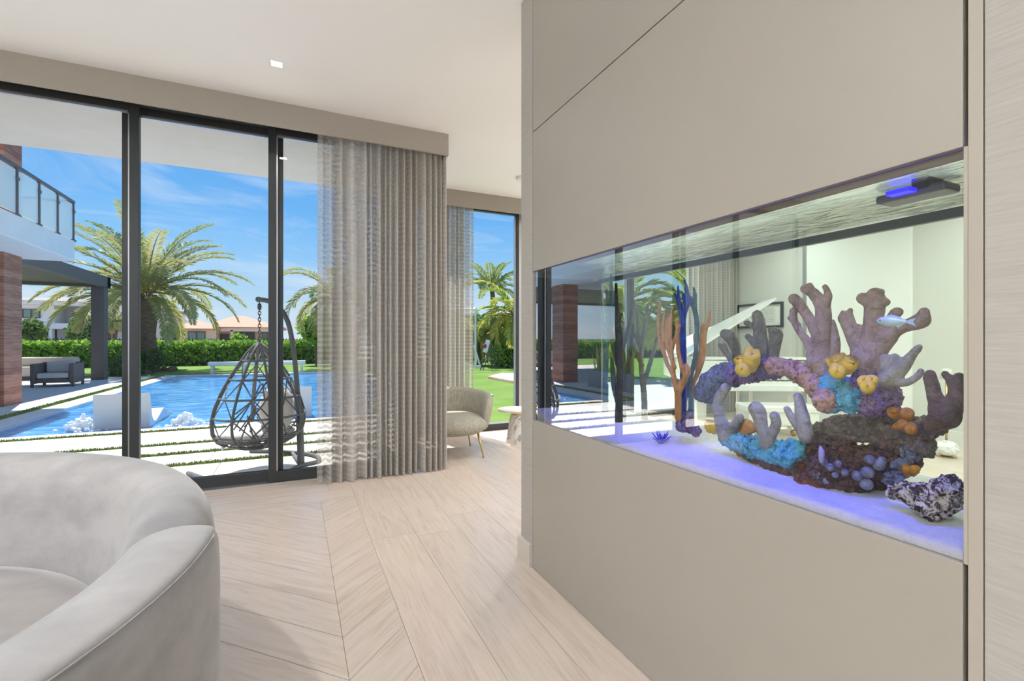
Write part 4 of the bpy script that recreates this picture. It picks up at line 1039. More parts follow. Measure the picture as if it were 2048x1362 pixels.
# in-pool loungers (moulded white)
M['ledge'] = mat('white_moulded_resin', (214, 212, 210), .4)
def lounger(x, y, wd, label, rz=0):
    prof = smooth_path([(-.10, .56), (-.04, .40), (.04, .16), (.22, .06), (.5, .12), (.8, .20), (1.1, .10), (1.5, .02)], 5)
    low = [(yy + (.07 if z > .2 else 0), z - (.07 if z <= .2 else .03)) for yy, z in prof]
    low[0] = (prof[0][0] + .05, prof[0][1] - .005)
    b = MB(); n = len(prof)
    for xx in (-wd / 2, wd / 2):
        for yy, z in prof: b.v.append(Vector((xx, yy, z)))
        for yy, z in prof: b.v.append(Vector((xx, yy + .03, -.25 if yy > -.2 else z)))
    for i in range(n - 1):
        b.f.append((i, i+1, 2*n + i+1, 2*n + i)); b.f.append((n + i, 2*n + n + i, 2*n + n + i + 1, n + i + 1))
        b.f.append((i, n + i, n + i + 1, i + 1)); b.f.append((2*n + i, 2*n + i + 1, 3*n + i + 1, 3*n + i))
    b.f.append((0, 2*n, 3*n, n)); b.f.append((n-1, 2*n-1, 4*n-1, 3*n-1))
    o = b.build('pool_lounger', M['ledge'], smooth=True, bevel=.01, autosm=.7); o.location = (x, y, -.165); o.rotation_euler = (0, 0, rz)
    return tag(o, label, 'pool lounger', 'moulded loungers standing in the pool')
p = ony(248, 800, 9.6); lounger(p.x, 9.6, .74, 'white moulded lounger in the shallow pool edge, behind the left door stile')
p = ony(580, 800, 9.7); lounger(p.x, 9.7, .74, 'white moulded lounger in the pool behind the hanging egg chair')
# bubbling fountain heads
M['foam'] = mat('white_water_foam', (244, 248, 250), .35, bump=.5, bscale=30, transl=.3)
def bubbler(px, py, label, seed):
    c = onz(px, py, -.165); rnd = random.Random(seed); b = MB()
    for k in range(190):
        a = rnd.uniform(0, 2*pi); r = min(.26, abs(rnd.gauss(0, .12))); h = max(0, .21 - r * .9) * rnd.uniform(.2, 1.15)
        b.sphere((c.x + r * cos(a) * 1.5, c.y + r * sin(a), -.165 + h), rnd.uniform(.012, .036), 8, 5)
    o = b.build('water_bubbler', M['foam']); md = o.modifiers.new('r', 'REMESH'); md.mode = 'VOXEL'; md.voxel_size = .010; md.use_smooth_shade = True
    return tag(o, label, 'fountain', 'bubbling fountains at the near pool edge')
bubbler(166, 860, 'white bubbling fountain in the pool left of the left door stile', 1)
bubbler(372, 853, 'white bubbling fountain in the pool, between the door stile and the egg chair', 2)

# ---- hanging egg chair
M['cord'] = mat('charcoal_rope', (98, 102, 106), .8, bump=.4, bscale=200)
M['cushion'] = mat('pale_grey_cushion', (206, 204, 202), .95, var=.05, vscale=5, bump=.3, bscale=40)
EY = onz(602, 932, GZ).y
def E(px, py, dy=0.0): return ony(px, py, EY + dy)
ch = empty('hanging_chair', tuple(onz(602, 932, GZ)), 0, 'charcoal rope egg chair with pale cushions hanging from a curved stand on the patio', 'hanging chair')
pole = smooth_path([tuple(E(602, 930)), tuple(E(600, 860)), tuple(E(594, 770)), tuple(E(587, 700)), tuple(E(576, 645)), tuple(E(556, 612)), tuple(E(536, 602)), tuple(E(517, 599))], 6)
pole = [(p[0], p[1], max(p[2], GZ + .02)) for p in pole]
MB().tube(pole, [.036] * 8 + [.025] * (len(pole) - 8), 12).build('stand_pole', M['cord'], ch, smooth=True)
MB().sphere(E(517, 599), .03, 12, 8).build('end_cap', M['cord'], ch, smooth=True)
gz = GZ + .022
base = [onz(376, 946, gz), onz(470, 972, gz), onz(560, 950, gz), onz(602, 931, gz), onz(636, 922, gz), onz(634, 913, gz), onz(608, 907, gz), onz(560, 903, gz), onz(500, 902, gz)]
MB().tube(smooth_path([tuple(p) for p in base], 6), .022, 10).build('stand_base', M['cord'], ch, smooth=True)
MB().tube([onz(602, 931, gz), onz(585, 905, gz)], .02, 8).build('brace', M['cord'], ch, smooth=True)
# chain
c = MB(); top = E(519, 604); bot = E(519, 687); k = 0; z = top.z
n_l = 13; dz = (top.z - bot.z) / n_l
for k in range(n_l):
    cz = top.z - dz * (k + .5); pts = []
    for a in range(12):
        w_ = 2*pi*a/12; u_ = .013 * cos(w_); v_ = dz * .68 * sin(w_)
        pts.append((top.x + (u_ if k % 2 else 0), top.y + (0 if k % 2 else u_), cz + v_))
    if k == 1: c.lathe([(.016, cz - dz), (.02, cz), (.016, cz + dz)], 12, (top.x, top.y, 0))
    c.tube(pts, .0042, 6, closed=True)
c.build('chain', mat('dark_steel_chain', (88, 82, 80), .4, metal=.6), ch, smooth=True)
# basket
AX = E(519, 687); HB = 1.09
def prof(s):
    P = [(0, .015), (.06, .10), (.15, .175), (.3, .285), (.45, .375), (.6, .44), (.72, .465), (.82, .445), (.9, .37), (.96, .23), (1.0, .03)]
    for (a, ra), (b_, rb) in zip(P, P[1:]):
        if s <= b_: return lerp(ra, rb, (s - a) / (b_ - a))
    return .02
OA = radians(152)               # the opening looks to the left and towards the pool
def shell(s, az):
    d = (az - OA + pi) % (2 * pi) - pi
    r = prof(s)
    r *= 1 - .16 * max(0, cos(d)) * (1 if s < .8 else (1 - s) / .2)
    lean = -.03 * s
    return Vector((AX.x + lean + r * cos(az), AX.y + r * sin(az), AX.z - HB * s))
HALF = radians(52)
b = MB()
sm_s = [i / 24 * .93 for i in range(25)]
for sg in (1, -1):
    b.tube([shell(s, OA + sg * HALF) for s in sm_s], .019, 8)
b.tube([shell(.93 - .06 * cos(t_ * pi - pi / 2) ** 2, OA + HALF * (1 - 2 * t_)) for t_ in [i / 16 for i in range(17)]], .019, 8)
b.build('rim', M['cord'], ch, smooth=True)
azs = [OA + HALF + (2 * pi - 2 * HALF) * k / 6 for k in range(7)]
b = MB()
for az in azs[1:-1]: b.tube([shell(s, az) for s in [i / 24 for i in range(25)]], .013, 7)
for s in (.16, .33, .50, .67, .84):
    b.tube([shell(s, lerp(azs[0], azs[-1], i / 40)) for i in range(41)], .011, 6)
b.build('ribs', M['cord'], ch, smooth=True)
b = MB(); rnd = random.Random(11)
S = [.05, .16, .33, .50, .67, .84, .97]
for i in range(len(azs) - 1):
    for j in range(0, len(S) - 2, 2):
        for off in (0, .012):
            b.tube([shell(S[j] + off, azs[i]), shell((S[j] + S[j+2]) / 2, (azs[i] + azs[i+1]) / 2) , shell(S[j+2] + off, azs[i+1])], .0042, 5)
            b.tube([shell(S[j+2] + off, azs[i]), shell((S[j] + S[j+2]) / 2, (azs[i] + azs[i+1]) / 2), shell(S[j] + off, azs[i+1])], .0042, 5)
for k in range(46):             # dense rope wrapping low at the back
    a0 = rnd.uniform(azs[1], azs[-1]); s0 = rnd.uniform(.35, .85); a1 = a0 + rnd.uniform(-.5, .5); s1 = min(.99, s0 + rnd.uniform(.12, .4))
    b.tube([shell(lerp(s0, s1, t_), lerp(a0, a1, t_)) for t_ in (0, .33, .66, 1)], .007, 5)
for k in range(26):
    s0 = rnd.uniform(.86, .97); a0 = rnd.uniform(0, 2*pi); b.tube([shell(s0, a0 + t_ * .35) for t_ in range(6)], .009, 5)
b.build('rope_weave', M['cord'], ch, smooth=True)
cc = shell(.82, OA); mid = Vector((AX.x - .03, AX.y, AX.z - HB * .84))
MB().sphere((mid.x, mid.y, mid.z), .37, 24, 12, (1, 1, .24)).build('seat_cushion', M['cushion'], ch, smooth=True)
bd = Vector((-cos(OA), -sin(OA), 0))
bc = MB(); bc.sphere((mid.x + bd.x * .22, mid.y + bd.y * .22, mid.z + .24), .30, 20, 12, (.55, .8, .85)); bc.build('back_cushion', M['cushion'], ch, smooth=True)
st_ = MB(); s1 = shell(.93, OA + HALF * .55)
st_.tube([(s1.x + .05, s1.y, s1.z + .14), (s1.x - .01, s1.y - .01, s1.z + .10), (s1.x - .012, s1.y - .012, s1.z - .06)], .017, 6); st_.build('cushion_tie', M['cushion'], ch, smooth=True)

# ---- bench at the far side of the pool
a, b_ = onz(417, 744, GZ), onz(610, 741, GZ)
yb_ = 22.9; xa = ony(417, 730, yb_).x; xb = ony(611, 730, yb_).x
bn = empty('bench', ((xa + xb) / 2, yb_, GZ), 0, 'long low white bench on the lawn at the far side of the pool', 'bench')
M['white_paint'] = mat('white_painted_wood', (240, 238, 236), .6)
MB().box((xa, yb_ - .25, .22), (xb, yb_ + .25, .36)).build('seat', M['white_paint'], bn, bevel=.02)
for k in range(4):
    x = lerp(xa + .15, xb - .15, k / 3)
    MB().box((x - .05, yb_ - .2, LZ), (x + .05, yb_ + .2, .22)).build('leg', M['white_paint'], bn)

# ---- foliage
def leaf_mat(name, c1, c2, tr=.4, rough=.5):
    m = bpy.data.materials.new(name); t = NT(m)
    p = t.n('ShaderNodeBsdfPrincipled', i={'Roughness': rough, 'Specular IOR Level': .25}); out = t.n('ShaderNodeOutputMaterial')
    at = t.n('ShaderNodeAttribute', attribute_name='tone')
    mix = t.n('ShaderNodeMix', data_type='RGBA'); mix.inputs[6].default_value = lin(c1); mix.inputs[7].default_value = lin(c2); t.l(at.outputs['Fac'], mix.inputs[0])
    t.l(mix.outputs[2], p.inputs['Base Color']); tl = t.n('ShaderNodeBsdfTranslucent'); t.l(mix.outputs[2], tl.inputs[0])
    mx = t.n('ShaderNodeMixShader', i={0: tr}); t.l(p.outputs[0], mx.inputs[1]); t.l(tl.outputs[0], mx.inputs[2]); t.l(mx.outputs[0], out.inputs[0]); return m
class LF:
    """many single leaves in one mesh, each with its own tone"""
    def __init__(s): s.v = []; s.f = []; s.t = []
    def poly(s, pts, tone): b = len(s.v); s.v += [tuple(p) for p in pts]; s.f.append(tuple(range(b, b + len(pts)))); s.t.append(tone)
    def build(s, name, m, parent=None):
        me = bpy.data.meshes.new(name); me.from_pydata(s.v, [], s.f); ca = me.color_attributes.new('tone', 'FLOAT_COLOR', 'CORNER')
        col = []
        for p, t in zip(me.polygons, s.t): col += [t, t, t, 1.0] * p.loop_total
        ca.data.foreach_set('color', col); me.materials.append(m)
        o = bpy.data.objects.new(name, me); COL.objects.link(o)
        if parent is not None: o.parent = parent; o.matrix_parent_inverse = parent.matrix_basis.inverted()
        return o
def leaf(lf, p, size, rnd, tone):
    d = Vector((rnd.gauss(0, 1), rnd.gauss(0, 1), rnd.gauss(.3, 1))).normalized(); s_ = d.orthogonal().normalized()
    s_ = (Matrix.Rotation(rnd.uniform(0, 6.28), 3, d) @ s_)
    lf.poly([p - s_ * size * .1, p + d * size * .5 + s_ * size * .3, p + d * size, p + d * size * .5 - s_ * size * .3], tone)
def bush_leaves(lf, c, r, n, size, rnd, base_tone=.5):
    for _ in range(n):
        d = Vector((rnd.gauss(0, 1), rnd.gauss(0, 1), rnd.gauss(0, 1))).normalized(); k = rnd.uniform(.72, 1.04)
        p = Vector(c) + Vector((d.x * r[0], d.y * r[1], d.z * r[2])) * k
        leaf(lf, p, size * rnd.uniform(.7, 1.3), rnd, min(1, max(0, base_tone + rnd.gauss(0, .22))))
M['hedge'] = leaf_mat('hedge_leaves', (88, 136, 36), (172, 208, 84))
M['bushleaf'] = leaf_mat('bush_leaves', (64, 100, 44), (124, 156, 84))
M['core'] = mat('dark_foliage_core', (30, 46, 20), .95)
def hedge(name, x0_, x1_, y0_, y1_, z1_, n, label, seed, m=None, size=.22):
    rnd = random.Random(seed); e = empty(name, ((x0_ + x1_) / 2, (y0_ + y1_) / 2, LZ), 0, label, 'hedge')
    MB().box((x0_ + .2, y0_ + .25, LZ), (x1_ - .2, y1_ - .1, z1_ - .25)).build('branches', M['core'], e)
    lf = LF()
    for _ in range(n):
        x = rnd.uniform(x0_, x1_)
        top = z1_ + .12 * mnoise.noise(Vector((x * .9, seed, 0)))
        if rnd.random() < .7: y = y0_ + rnd.uniform(-.12, .22); z = LZ + (top - LZ) * rnd.random() ** .8
        else: y = rnd.uniform(y0_, y1_); z = top - rnd.uniform(0, .2)
        leaf(lf, Vector((x, y, z)), size * rnd.uniform(.6, 1.3), rnd, min(1, max(0, .5 + rnd.gauss(0, .25))))
    lf.build('foliage', m or M['hedge'], e); return e
hedge('hedge', -42, 3.5, 31.0, 32.6, 1.16, 26000, 'long clipped bright green hedge across the far side of the garden', 1)

def palm(base, h, tr, nf, L, label, cat='palm tree', group=None, seed=0, droop=1.0, up=.3, m=None, trunk=None, bulge=True, leafl=.55, pairs=46, width=.032, name='palm_tree', vmin=-.75, crown_r=.25):
    rnd = random.Random(seed); bx, by, bz = base
    e = empty(name, base, 0, label, cat, group)
    pr = [(bx + .05 * sin(i), by, bz + h * i / 10) for i in range(11)]
    rad = [tr * (1.15 - .25 * i / 10) for i in range(11)]
    if bulge: rad[0] *= 1.25; rad[8] *= 1.25; rad[9] *= 1.45; rad[10] *= 1.2
    MB().tube(pr, rad, 14).build('trunk', trunk or M['trunk'], e, smooth=True)
    lf = LF(); rs = MB(); top = Vector(pr[-1])
    for k in range(nf):
        az = 2.399963 * k + rnd.uniform(-.2, .2); q = (k + .5) / nf
        el = lerp(1.35, vmin, q ** .9) + rnd.uniform(-.1, .1)
        Lk = L * rnd.uniform(.82, 1.08) * (1 - .15 * q); hd_ = Vector((cos(az), sin(az), 0))
        p = top + hd_ * crown_r * .6 + Vector((0, 0, rnd.uniform(0, .3))); N = 14; pts = []; d_el = el
        for i in range(N + 1):
            pts.append(p.copy()); dirv = hd_ * cos(d_el) + Vector((0, 0, sin(d_el))); p = p + dirv * (Lk / N); d_el -= droop * (.5 + 1.0 * i / N) / N * (1.0 + .5 * cos(el))
        rs.tube(pts, [.03 * (1 - i / N) + .006 for i in range(N + 1)], 4, cap=False)
        tone0 = min(1, max(0, .25 + .6 * q + rnd.gauss(0, .12)))
        for j in range(pairs):
            t_ = .12 + .88 * j / pairs; f = t_ * N; i = min(int(f), N - 1); pp = pts[i].lerp(pts[i+1], f - i); tg = (pts[i+1] - pts[i]).normalized()
            sd = tg.cross(Vector((0, 0, 1)));
            if sd.length < .05: sd = tg.orthogonal()
            sd.normalize(); un = sd.cross(tg)
            ll = leafl * (sin(pi * min(1, t_ * .85 + .12)) ** .6) * rnd.uniform(.8, 1.15)
            for s_ in (1, -1):
                dv = (sd * s_ * .75 + tg * .75 + un * rnd.uniform(.05, .4) + Vector((0, 0, -.15 * rnd.random()))).normalized()
                tip = pp + dv * ll + Vector((0, 0, -.12 * ll)); wv = (tg - dv * tg.dot(dv)).normalized() * width
                midp = pp + dv * ll * .5
                lf.poly([pp, midp + wv, tip, midp - wv], min(1, max(0, tone0 + rnd.gauss(0, .15))))
    rs.build('frond_stalks', M['stalk'], e, smooth=True)
    lf.build('fronds', m or M['palm'], e)
    return e
M['trunk'] = mat('palm_bark', (118, 96, 82), .95, var=.3, vscale=5, bump=1.0, bscale=16, stretch=(1, 1, 2.5))
M['stalk'] = mat('palm_stalk', (150, 140, 70), .7)
M['palm'] = leaf_mat('palm_leaflets', (116, 142, 82), (206, 196, 136), .4)
M['palm2'] = leaf_mat('areca_leaflets', (120, 156, 60), (224, 216, 110), .5)
pb = onz(293, 744, LZ)
palm((pb.x, pb.y, LZ), 3.35, .38, 46, 4.6, 'large date palm with arching fronds beyond the far left corner of the pool', seed=3, droop=1.05, vmin=-.12, leafl=.58, pairs=80, width=.03)
pb2 = ony(672, 700, 24.5)
palm((pb2.x, 24.5, LZ), 3.4, .22, 26, 3.1, 'second palm half hidden behind the gathered curtain', seed=8, droop=1.5, vmin=-.7, bulge=False)
# rocks and planting round the date palm
rb = MB(); rnd = random.Random(6)
for k in range(26):
    a = rnd.uniform(0, 6.28); r = rnd.uniform(.75, 1.2); rb.sphere((pb.x + r * cos(a), pb.y - .2 + r * sin(a), LZ + .06), rnd.uniform(.08, .17), 8, 6)
o = rb.build('mulch', mat('brown_mulch', (120, 96, 78), .95, var=.3, vscale=6)); tag(o, 'ring of brown mulch round the foot of the date palm', 'mulch', kind='stuff')
def shrub(px, py, t, r, n, label, seed, m=None, size=.12, core=True, name='shrub', sc=(1, 1, 1), tone=.5):
    c = ont(px, py, t); rnd = random.Random(seed); e = empty(name, (c.x, c.y, max(LZ, c.z - r * sc[2])), 0, label, 'shrub')
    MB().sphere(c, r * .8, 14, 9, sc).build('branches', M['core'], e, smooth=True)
    if c.z - r * sc[2] > LZ + .05: MB().tube([(c.x, c.y, LZ), (c.x, c.y, c.z)], max(.03, r * .07), 7).build('stem', M['trunk'], e)
    lf = LF(); bush_leaves(lf, c, (r * sc[0], r * sc[1], r * sc[2]), n, size, rnd, tone); lf.build('foliage', m or M['bushleaf'], e); return e
shrub(250, 737, 18.5, .55, 2600, 'round clipped topiary ball by the pergola, behind the door stile', 31, size=.09)
shrub(306, 718, 20.0, .45, 1500, 'soft grey green shrub at the foot of the date palm', 32, size=.1)
shrub(172, 662, 40, 1.15, 1800, 'loose green tree in front of the white house', 33, size=.3, sc=(1, 1, 1.0))
shrub(60, 664, 40, 1.0, 1400, 'olive green tree beside the wood-clad pillar', 34, size=.3)
shrub(346, 668, 45, .9, 900, 'small tree between the tall white house and the tiled bungalow', 35, size=.3)
shrub(478, 684, 36, .55, 900, 'bright green shrub rising above the hedge before the bungalow', 36, m=M['hedge'], size=.22)
shrub(632, 655, 26.5, .9, 900, 'green shrub above the hedge right of the egg chair stand', 37, m=M['hedge'], size=.24)
for k, (px, py, s_) in enumerate(((218, 672, 3), (232, 670, 5))):
    c = onz(px, 700, LZ); c = ont(px, 690, 44)
    palm((c.x, c.y, LZ), 3.0, .12, 16, 1.5, ('slender young palm by the white house, left of the pair', 'slender young palm by the white house, right of the pair')[k], group='young palms by the white house', seed=40 + k, bulge=False, leafl=.5, pairs=22, width=.05)
# garden seen through the deeper window
M['palm3'] = leaf_mat('queen_palm_leaflets', (124, 152, 90), (190, 196, 132), .4)
c = ont(985, 700, 30); palm((c.x, c.y, LZ), 4.6, .16, 22, 2.4, 'tall upright palm against the sky behind the garden play area', seed=51, droop=.9, vmin=.1, bulge=False, m=M['palm3'])
c = ont(1030, 700, 25); palm((c.x, c.y, LZ), 2.6, .16, 30, 3.0, 'golden areca palm leaning over the lawn by the aquarium wall end', seed=52, droop=1.5, vmin=-.5, bulge=False, m=M['palm2'], width=.04)
c = ont(958, 700, 26); palm((c.x, c.y, LZ), 1.4, .14, 26, 2.0, 'yellow green areca palm behind the white swing post', seed=53, droop=1.5, vmin=-.5, bulge=False, m=M['palm2'], width=.045)
c = ont(1100, 700, 24); palm((c.x, c.y, LZ), 2.8, .16, 28, 2.8, 'broad areca palm outside the window behind the aquarium', seed=54, droop=1.5, vmin=-.5, bulge=False, m=M['palm2'], width=.04)
c = ont(1240, 690, 17); palm((c.x, c.y, LZ), 2.4, .14, 28, 2.6, 'nearest areca palm outside the window behind the aquarium', seed=55, droop=1.5, vmin=-.5, bulge=False, m=M['palm2'], width=.04)
c = ont(1400, 690, 16); palm((c.x, c.y, LZ), 2.4, .14, 26, 2.6, 'areca palm outside the window beside the pale corner curtain', seed=56, droop=1.5, vmin=-.5, bulge=False, m=M['palm2'], width=.04)
a = ont(930, 700, 31); b_ = ont(1330, 700, 24)
hd2 = hedge('hedge', 8.5, 30, 31, 33, 2.9, 9000, 'tall dark hedge behind the palms at the right of the garden', 5, m=M['bushleaf'], size=.35)
shrub(1014, 714, 24.6, .85, 2600, 'rounded bright green shrub on the lawn edge', 57, m=M['hedge'], size=.14, tone=.6)
shrub(1090, 720, 22, .9, 1500, 'green shrub on the lawn outside the aquarium end', 58, m=M['hedge'], size=.16)

# ---- easel, mat and swing frame on the lawn
ez = onz(975, 741, LZ); t_e = (ez - EYE).dot(FW); sc = t_e / FPX
ea = empty('easel', tuple(ez), 0, 'small folding easel with a white board on the lawn by the palms', 'easel')
def EP(px, py, dt=0): return ont(px, py, t_e + dt)
M['dark_metal'] = mat('dark_blue_metal', (58, 66, 84), .5)
for (p, q, dt) in (((960, 741), (975, 695), 0), ((966, 741), (981, 698), .1)): MB().tube([EP(*p, 0), EP(*q, .25)], .02, 6).build('leg', M['dark_metal'], ea)
for (p, q) in (((984, 738), (981, 694)), ((992, 741), (985, 694))): MB().tube([EP(*p, .8), EP(*q, .3)], .02, 6).build('leg', M['dark_metal'], ea)
MB().tube([EP(966, 717, .1), EP(986, 718, .6)], .03, 6).build('tray', M['alu'], ea)
cor = [EP(966, 703, .02), EP(973, 679, .22), EP(981, 681, .26), EP(974, 706, .05)]; n_ = (cor[1]-cor[0]).cross(cor[3]-cor[0]).normalized() * .04
bb_ = MB(); bb_.v = cor + [p + n_ for p in cor]; bb_.f = [(0,1,2,3), (7,6,5,4), (0,4,5,1), (1,5,6,2), (2,6,7,3), (3,7,4,0)]; bo = bb_.build('board', M['white_paint'], ea)
pk = MB(); pc = EP(968.5, 692, -.02)
for k in range(5): a = k * 1.256; pk.sphere(pc + Vector((cos(a) * .06, -.03, sin(a) * .06)), .06, 8, 6)
pk.build('painted_flower', mat('plum_paint', (150, 60, 96), .7), bo)
q = [onz(976, 757, LZ), onz(1002, 750, LZ), onz(1075, 751, LZ), onz(1075, 772, LZ), onz(1030, 767, LZ)]
o = MB().prism([(p.x, p.y) for p in q], LZ, LZ + .09).build('play_mat', mat('pale_pink_mat', (232, 196, 186), .7, col2=(214, 150, 148), vscale=1.2), bevel=.02)
tag(o, 'pale pink padded mat lying on the lawn', 'mat')
sw = empty('swing_frame', tuple(onz(952, 735, LZ)), 0, 'white timber play frame partly hidden by the farther curtain', 'play frame')
tS = (onz(952, 737, LZ) - EYE).dot(FW)
def SP(px, py, dt=0): return ont(px, py, tS + dt)
for (p, q, w_) in (((951, 737), (951, 616), .06), ((960, 731), (948, 690), .05), ((905, 737), (905, 616), .09)): MB().tube([SP(*p), SP(*q)], w_, 4).build('post', M['white_paint'], sw)
MB().tube([SP(900, 618), SP(951, 618)], .10, 4).build('beam', M['white_paint'], sw)
MB().tube([SP(942, 612), SP(958, 628)], .035, 4).build('roof_rafter', M['white_paint'], sw)
p0, p1 = SP(900, 737), SP(974, 733, -.2); MB().box((min(p0.x, p1.x), p0.y - .15, LZ), (max(p0.x, p1.x), p0.y + .15, LZ + .12)).build('sill_beam', M['white_paint'], sw)

# ---- the house's own wing: overhang, balcony, pillar, pergola
struct(MB().box((-4.75, YW + .12, 3.3), (2.6, 6.68, 3.75)).build('roof_overhang', M['stucco']))
struct(MB().box((-4.6, YW - .03, H + .12), (1.10, YW + .12, 3.75)).build('wall_header', M['stucco']))
BX = -4.55; BY = 14.1; BZ0, BZ1 = 3.06, 3.51
M['slab'] = mat('white_balcony_render', (232, 227, 221), .85, var=.02, vscale=3)
pts = [(-14, 5.0), (BX, 5.0), (BX, BY - .25), (BX - .07, BY - .07), (BX - .25, BY), (-14, BY)]
struct(MB().prism(pts, BZ0, BZ1).build('balcony', M['slab'], bevel=.02))
struct(MB().box((-14, 4.9, -.1), (-7.6, 13.0, 7.0)).build('wing_wall', M['slab']))
def wood_cladding():
    m = bpy.data.materials.new('red_brown_board_cladding'); t = NT(m)
    p = t.n('ShaderNodeBsdfPrincipled', i={'Roughness': .6}); out = t.n('ShaderNodeOutputMaterial'); tc = t.n('ShaderNodeTexCoord'); sp = t.n('ShaderNodeSeparateXYZ')
    t.l(tc.outputs['Object'], sp.inputs[0])
    a = t.n('ShaderNodeMath', operation='MULTIPLY', i={1: 1 / .135}); t.l(sp.outputs['Z'], a.inputs[0]); f = t.n('ShaderNodeMath', operation='FRACT'); t.l(a.outputs[0], f.inputs[0])
    fl_ = t.n('ShaderNodeMath', operation='FLOOR'); t.l(a.outputs[0], fl_.inputs[0]); wn = t.n('ShaderNodeTexWhiteNoise', noise_dimensions='1D'); t.l(fl_.outputs[0], wn.inputs['W'])
    mp = t.n('ShaderNodeMapping'); mp.inputs['Scale'].default_value = (2, 2, 30); t.l(tc.outputs['Object'], mp.inputs[0])
    nz = t.n('ShaderNodeTexNoise', i={'Scale': 1.5, 'Detail': 6.0}); t.l(mp.outputs[0], nz.inputs['Vector'])
    s_ = t.n('ShaderNodeMath', operation='ADD'); t.l(nz.outputs['Fac'], s_.inputs[0]); h_ = t.n('ShaderNodeMath', operation='MULTIPLY_ADD', i={1: .3, 2: -.15}); t.l(wn.outputs['Value'], h_.inputs[0]); t.l(h_.outputs[0], s_.inputs[1])
    c = ramp(t, s_.outputs[0], [(.3, lin((136, 82, 62))), (.7, lin((184, 128, 104)))])
    g_ = ramp(t, f.outputs[0], [(.0, (.25, .2, .18)), (.05, (1, 1, 1))])
    mx = t.n('ShaderNodeMix', data_type='RGBA', blend_type='MULTIPLY', i={0: 1.0}); t.l(c, mx.inputs[6]); t.l(g_, mx.inputs[7]); t.l(mx.outputs[2], p.inputs['Base Color'])
    t.l(p.outputs[0], out.inputs[0]); return m
M['wood'] = wood_cladding()
struct(MB().box((-5.95, 13.05, GZ), (-5.40, 13.75, BZ0)).box((-5.95, 13.05, BZ1), (-5.40, 13.75, 7.2)).build('pillar', M['wood']))
# balcony railing
rl = empty('balcony_railing', (BX - .08, 10, BZ1), 0, 'balcony railing of grey posts with frosted glass panes, upper left', 'railing')
M['post'] = mat('dark_grey_rail_metal', (86, 84, 86), .4, metal=.4)
M['frost'] = glass_mat('frosted_balcony_glass', (.87, .925, .915), boost=.3, base=.03, frost=.5)
RX = BX - .08; RT_ = BZ1 + .92
MB().box((RX - .03, 6.0, RT_ - .03), (RX + .03, BY - .06, RT_ + .02)).box((-9.0, BY - .12, RT_ - .03), (RX, BY - .06, RT_ + .02)).build('handrail', M['post'], rl)
ys = [BY - .09, 13.22, 12.42, 11.6, 10.7, 9.8, 8.9, 8.0, 7.1, 6.1]
for y in ys: MB().box((RX - .022, y - .022, BZ1), (RX + .022, y + .022, RT_)).box((RX - .045, y - .045, BZ1), (RX + .045, y + .045, BZ1 + .05)).box((RX - .03, y - .05, RT_ - .25), (RX + .03, y + .05, RT_ - .19)).build('post', M['post'], rl)
for ya_, yb_ in zip(ys[1:], ys): MB().box((RX - .006, ya_ + .05, BZ1 + .06), (RX + .006, yb_ - .05, RT_ - .07)).build('glass_panel', M['frost'], rl)
for xa_ in (-5.85, -7.1, -8.4): MB().box((xa_ + .05, BY - .096, BZ1 + .06), (xa_ + 1.15, BY - .084, RT_ - .07)).build('glass_panel', M['frost'], rl)
# pergola
M['pergola'] = mat('dark_pergola_metal', (92, 86, 82), .6)
pp = onz(199, 759, GZ)
pg = empty('pergola', (pp.x, pp.y, GZ), 0, 'dark flat pergola with square post over the outdoor seating, left of the date palm', 'pergola')
MB().box((pp.x - .18, pp.y - .18, GZ), (pp.x + .18, pp.y + .18, 3.1)).build('post', M['pergola'], pg)
MB().box((-14, pp.y - .2, GZ), (-13.7, pp.y + .1, 3.1)).build('post', M['pergola'], pg)
fr2 = MB().box((-14, BY + .05, 3.1), (pp.x + .25, BY + .3, 3.45)).box((-14, pp.y - .1, 3.1), (pp.x + .25, pp.y + .2, 3.45)).box((pp.x, BY + .05, 3.1), (pp.x + .25, pp.y + .2, 3.45)); fr2.build('roof_frame', M['pergola'], pg)
sl = MB(); y = BY + .35
while y < pp.y - .15: sl.box((-13.9, y, 3.2), (pp.x, y + .16, 3.24)); y += .18
sl.build('louvres', M['pergola'], pg)
